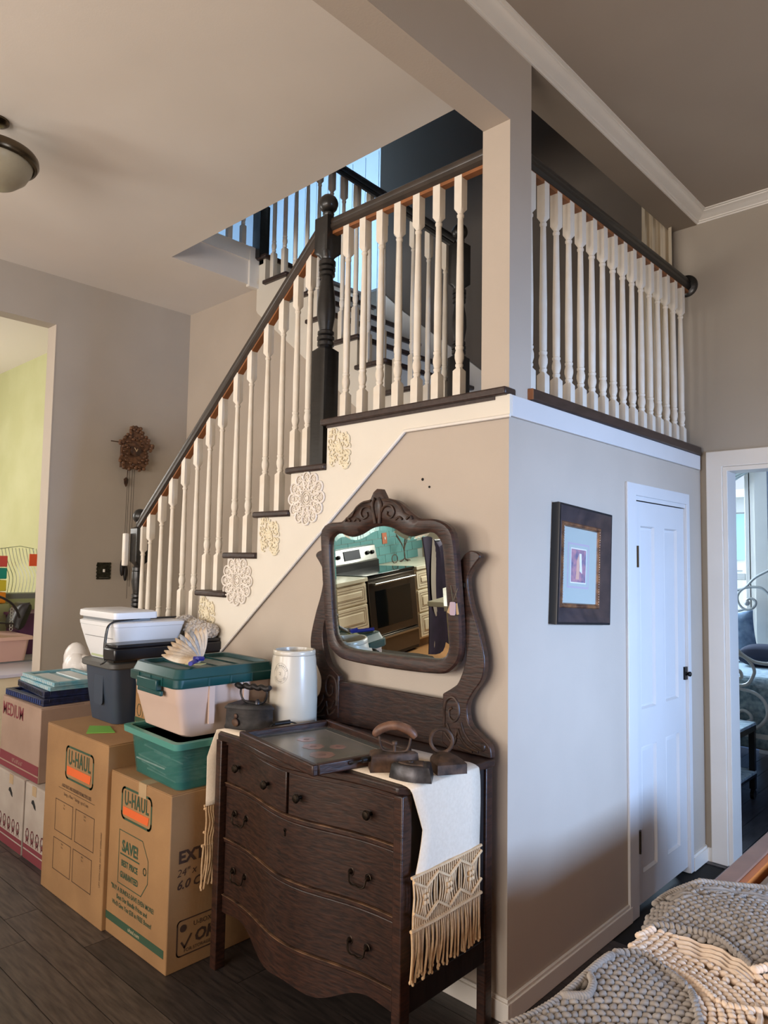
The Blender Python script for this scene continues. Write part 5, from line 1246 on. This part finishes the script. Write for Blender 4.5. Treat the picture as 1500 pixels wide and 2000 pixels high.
MB().box(sx0, sx1, sy0, sy1, .155, .169).build('shelf_edge', 'black_metal', st)
vc = thing('window_scarf', 'teal and white sheer scarf swagged over the bedroom window', 'curtain', (-.75, 4.48, 2.3))
def sw_(u, v):
    x = -1.1+.62*u; zt_ = 2.42; return (x, 4.47+.012*sin(v*22+u*6), zt_-v*(.42-.40*u)-.02*u)
MB().grid(sw_, 16, 24).build('sheer_swag', 'sheer', vc, solid=.003)
def sw2(u, v):
    x = -1.1+.5*u; return (x, 4.455+.012*sin(v*18), 2.42-v*(.20-.16*u))
MB().grid(sw2, 14, 12).build('teal_swag', 'teal_curtain', vc, solid=.003)
MB().tube([(-1.15, 4.49, 2.43), (-.3, 4.49, 2.43)], .010, 8).build('rod', 'white_iron', vc)
nh = thing('neighbour_house', 'pale house with grey shingle gable seen through the bedroom window', 'house', (-3.2, 14, 0))
MB().box(-7.5, -.5, 13, 16, -1, 3.1).build('siding', 'siding', nh)
MB().prism([(-8, 3.0), (-4.5, 6.4), (-.0, 3.0)], 'y', 12.6, 16).build('gable', 'roof', nh); MB().box(-8, 0, 12.55, 12.6, 2.9, 3.05).build('eave', 'trim', nh)
MB().box(-3.6, -2.9, 12.95, 13.0, 1.7, 2.6).build('window_pane', 'teal_draw2', nh); MB().box(-3.0, -2.1, 12.7, 13, .9, 1.6).build('air_conditioner', 'siding', nh)
for k in range(10): MB().box(-7.5, -.5, 12.98, 13.0, -.8+k*.38, -.79+k*.38).build('siding_line', 'printer_grey', nh)
struct('ground_outside', MB().box(-20, 10, 6.2, 30, -1.05, -1.0), 'asphalt')

# ------------------------------------------------------------------ garden room things
gt = thing('white_chest', 'low white topped chest behind the left opening holding craft supplies', 'chest', (-4.6, .1, 0))
MB().box(-5.35, -3.97, -.75, .60, 0, .70).build('body', 'cabinet', gt); MB().box(-5.38, -3.95, -.78, .62, .70, .725).build('top', 'lavender', gt, bevel=.004)
MB().box(-4.55, -4.52, -.78, .62, .726, .734).build('trim_strip', 'printer_grey', gt)
ptb = thing('pink_tub', 'pale pink lidded tub on the chest behind the opening', 'tub', (-4.7, -.12, .735))
MB().loft([rrect_ for rrect_ in ([ (x, y, .736) for x, y in rrect(-4.98, -4.52, -.40, .10, .03)], [(x, y, .90) for x, y in rrect(-5.0, -4.5, -.42, .12, .03)])]).build('body', 'pink_tub', ptb)
MB().loft([[(x, y, .90) for x, y in rrect(-5.03, -4.47, -.45, .15, .03)], [(x, y, .925) for x, y in rrect(-5.02, -4.48, -.44, .14, .03)]]).build('lid', 'pink_tub', ptb)
ppb = thing('purple_bin', 'purple plastic bin on the chest beside the pink tub', 'bin', (-5.0, .35, .726))
MB().loft([[(x, y, .727) for x, y in rrect(-5.3, -4.95, .20, .50, .03)], [(x, y, 1.05) for x, y in rrect(-5.32, -4.93, .18, .52, .03)], [(x, y, 1.05) for x, y in rrect(-5.34, -4.91, .16, .54, .03)], [(x, y, 1.07) for x, y in rrect(-5.34, -4.91, .16, .54, .03)]]).build('body', 'purple', ppb)
hbg = thing('handbag', 'beige canvas handbag with dark straps on the pink tub', 'bag', (-4.7, -.25, .927))
pm = MB(); pillow(pm, (-4.72, -.22, 1.05), .16, .13, .11, Matrix.Rotation(pi/2, 3, 'X')); pm.build('body', 'canvas', hbg)
MB().tube(spline([(-4.60, -.32, 1.10), (-4.55, -.3, 1.22), (-4.60, -.12, 1.24), (-4.62, .02, 1.17), (-4.62, .08, 1.06)], 5), .010, 6).tube(spline([(-4.58, -.40, 1.10), (-4.55, -.2, 1.05), (-4.58, .02, 1.02)], 5), .008, 6).build('strap', 'leather', hbg)
lb = thing('leather_bag', 'black leather bag with chain leaning behind the beige handbag', 'bag', (-4.85, .12, .927))
pm = MB(); pillow(pm, (-4.87, .16, 1.06), .12, .12, .06, Matrix.Rotation(1.2, 3, 'X')); pm.build('body', 'leather', lb)
mb = MB()
for k in range(7): mb.tube([(-4.74+.004*cos(a), .06+.010*cos(a), 1.12-.026*k+.014*sin(a)) for a in [i*.9 for i in range(7)]], .003, 5, closed=True)
mb.build('chain', 'wire', lb)
dsx = -4.72
ds = thing('drawer_tower', 'stack of red teal yellow and orange plastic drawers at left edge', 'drawers', (-5.35, -.1, .726))
for k, m_ in enumerate(('orange_draw', 'yellow_draw', 'teal_draw', 'red_draw')):
    MB().box(-5.55, -5.25, -.25, .19, 1.14+k*.105, 1.235+k*.105).build('drawer', m_, ds, bevel=.006)
MB().box(-5.6, -5.2, -.30, .20, .728, 1.135).build('base_cabinet', 'sage', ds)
wr = thing('wire_rack', 'white wire rack with orange tag standing behind the coloured drawers', 'rack', (-5.5, .4, .9))
mb = MB()
for k in range(12):
    y = .22+k*.030; mb.tube(spline([(-5.5, y, 1.62), (-5.45, y+.01, 1.5), (-5.42, y+.05, 1.36), (-5.40, y+.03, 1.22)], 4), .003, 5)
mb.tube([(-5.5, .12, 1.60), (-5.5, .38, 1.64), (-5.5, .50, 1.62), (-5.5, .50, 1.57)], .004, 5).tube([(-5.4, .20, 1.22), (-5.4, .60, 1.22)], .004, 5)
mb.build('wires', 'wire', wr)
MB().box(-5.44, -5.43, .44, .52, 1.46, 1.57).build('price_tag', 'orange_tag', wr); MB().box(-5.62, -5.36, .15, .55, 1.17, 1.215).build('base', 'printer_grey', wr)
shf = thing('sage_shelf', 'pale green cabinet shelf unit against the green wall', 'shelf', (-5.7, .4, 0))
MB().box(-6.0, -5.36, .18, .62, .02, 1.17).build('cabinet', 'sage', shf); MB().box(-5.359, -5.352, .24, .42, .95, 1.09).build('label_card', 'mount', shf)

# ------------------------------------------------------------------ kitchen (seen in the mirror)
KX, KW = -3.787, -4.43
kw = struct('wall_kitchen', MB().box(KW-.1, KW-.012, -5, -2.3, 0, HL), 'grout')
tl_ = MB().box(KW-.012, KW, -.0975, .0975, -.0475, .0475).mesh('tile', 'tile')
for r in range(11):
    z = .97+r*.1; 
    if z > 2.0: break
    for c_ in range(14):
        y = -2.4-.2*c_+(-.1 if r % 2 else 0)
        if y < -4.95: continue
        inst(tl_, 'tile', (0, y, z), kw)
struct('wall_kitchen_upper', MB().box(KW-.012, KW+.001, -5, -2.3, 2.03, HL), 'wall')
sto = thing('stove', 'stainless electric range with black glass top, seen in the mirror', 'stove', (-4.1, -3.69, 0))
ya, yb = -4.07, -3.31
MB().box(KW+.01, KX-.03, ya, yb, .02, .90).build('body', 'black_plastic', sto)
MB().box(KW+.07, KX-.005, ya-.002, yb+.002, .902, .925).build('cooktop', 'black_glass', sto, bevel=.004)
bgd = MB().prism([(KW+.005, .925), (KW+.10, .925), (KW+.105, 1.00), (KW+.085, 1.01), (KW+.060, 1.17), (KW+.005, 1.18)], 'y', ya, yb).build('backguard', 'steel', sto, bevel=.004)
MB().box(KW+.095, KW+.11, ya+.004, yb-.004, .925, 1.0).build('backguard_base', 'black_plastic', sto)
Mr = Matrix.Rotation(radians(80), 4, 'Y')
for y in (ya+.07, ya+.15, yb-.07, yb-.15): MB().lathe([(.024, 0), (.022, .02), (.010, .026)], M=Mr, c=(KW+.075, y, 1.09), seg=16).build('knob', 'black_metal', bgd)
MB().prism([(KW+.0865, 1.04), (KW+.089, 1.04), (KW+.072, 1.145), (KW+.069, 1.145)], 'y', -3.80, -3.55).build('display', 'display', bgd)
dr_ = MB().box(KX-.03, KX, ya+.008, yb-.008, .28, .885).build('oven_door', 'steel_dark', sto, bevel=.005)
MB().box(KX, KX+.003, ya+.10, yb-.10, .36, .75).build('window', 'black_glass', dr_)
MB().tube([(KX+.05, ya+.06, .83), (KX+.05, yb-.06, .83)], .012, 10).box(KX, KX+.05, ya+.06, ya+.09, .82, .84).box(KX, KX+.05, yb-.09, yb-.06, .82, .84).build('handle', 'steel', dr_)
dd_ = MB().box(KX-.03, KX, ya+.008, yb-.008, .06, .268).build('drawer', 'steel_dark', sto, bevel=.005)
MB().box(KX, KX+.02, ya+.02, yb-.02, .235, .255).build('drawer_handle', 'steel', dd_)
def base_cab(label, y0, y1, nd, slabl):
    t = thing('base_cabinet', label, 'cabinet', (-4.1, (y0+y1)/2, 0))
    MB().box(KW+.005, KX-.02, y0+.002, y1-.002, .1, .875).build('body', 'cabinet', t); MB().box(KW+.05, KX-.08, y0+.002, y1-.002, .0, .1).build('toe_kick', 'glaze', t)
    zz = [(.66, .855), (.40, .64), (.12, .38)]
    for a, b in zz:
        d = MB().box(KX-.02, KX, y0+.015, y1-.015, a, b).build('drawer', 'cabinet', t, bevel=.004)
        mb = MB()
        for e, dx in ((.03, .004), (.055, .0)):
            ribbon(mb, [(KX+.0012, y0+.015+e, a+e), (KX+.0012, y1-.015-e, a+e), (KX+.0012, y1-.015-e, b-e), (KX+.0012, y0+.015+e, b-e)], .005, (1, 0, 0))
        mb.build('glaze_line', 'glaze', d); MB().box(KX, KX+.008, y0+.085, y1-.085, a+.07, b-.07).build('raised_panel', 'cabinet', d, bevel=.004)
    c_ = thing('countertop', slabl, 'countertop', (-4.1, (y0+y1)/2, .877))
    MB().box(KW+.002, KX+.02, y0, y1, .877, .917).build('slab', 'marble', c_, bevel=.004)
base_cab('cream glazed drawer cabinet left of the stove in the mirror', -3.30, -2.62, 3, 'pale marbled countertop left of the stove in the mirror')
base_cab('cream glazed drawer cabinet right of the stove in the mirror', -4.90, -4.08, 3, 'pale marbled countertop right of the stove in the mirror')
outl = thing('outlet_cover', 'terracotta coloured switch cover on the teal tiles in the mirror', 'switch', (KW, -4.30, 1.22))
MB().box(KW, KW+.008, -4.345, -4.265, 1.15, 1.28).build('plate', 'terracotta', outl); MB().box(KW+.008, KW+.016, -4.312, -4.298, 1.20, 1.23).build('toggle', 'trim', outl)
br = thing('tree_sculpture', 'dark wire tree ornament on the counter in the mirror', 'ornament', (-4.3, -4.5, .917))
mb = MB(); rnd = random.Random(3)
for k in range(7):
    a = rnd.uniform(0, 6.28); mb.tube(spline([(-4.3+.05*cos(a), -4.50+.08*sin(a), .92), (-4.3, -4.50, .96), (-4.3+.01*cos(a), -4.50+.02*sin(a), 1.1), (-4.3+.05*cos(a), -4.50+.12*sin(a), 1.22+.05*rnd.random())], 4), .006, 5)
mb.tube([(-4.3, -4.32+.05*cos(a), .968+.05*sin(a)) for a in [i*.52 for i in range(12)]], .006, 6, closed=True); mb.build('branches', 'branch', br)
mb = MB()
isl = thing('island_counter', 'pale marbled island countertop corner on the right of the mirror', 'countertop', (-1.7, -2.9, 0))
MB().box(-2.18, -1.45, -3.5, -2.33, .877, .917).build('slab', 'marble', isl, bevel=.006)
MB().box(-1.95, -1.5, -3.45, -2.75, 0, .876).build('base', 'cabinet', isl)
cl3 = thing('hanging_cloth', 'dark navy cloth with grey leaf pattern hanging in the mirrored kitchen', 'cloth', (-2.95, -3.8, 0))
def hc(u, v): return (-2.98+.03*sin(u*18+v*2)*(1-.3*v), -4.4+1.16*u-(.06*sin(v*3)), .06+1.36*v)
MB().grid(hc, 60, 20).build('cloth', 'navy_cloth', cl3, solid=.006)
for (y, z0, z1, wd) in ((-3.44, .52, 1.36, .11), (-3.42, .12, .50, .05), (-3.62, .20, .62, .08)):
    vs = []; n_ = 16; mb = MB()
    for i in range(n_+1):
        t = i/n_; z = z0+(z1-z0)*t; yy = y+.04*sin(t*5); w_ = wd*(sin(pi*min(.98, t+.02))**.5)
        for s_ in (-1, 1):
            ys_ = yy+s_*w_*.5; u = (ys_+.06*sin((z-.06)/1.36*3)+4.4)/1.12; v = (z-.06)/1.36; vs.append((-2.98+.03*sin(u*18+v*2)*(1-.3*v)+.006, ys_, z))
    mb.add(vs, [(2*i, 2*i+1, 2*i+3, 2*i+2) for i in range(n_)]); mb.build('leaf_print', 'leaf_grey', cl3)
MB().tube([(-2.98, -4.42, 1.43), (-2.98, -3.30, 1.43)], .012, 8).lathe([(.012, 0), (.012, 1.43)], c=(-2.98, -4.42, 0), seg=8).build('stand', 'black_metal', cl3)
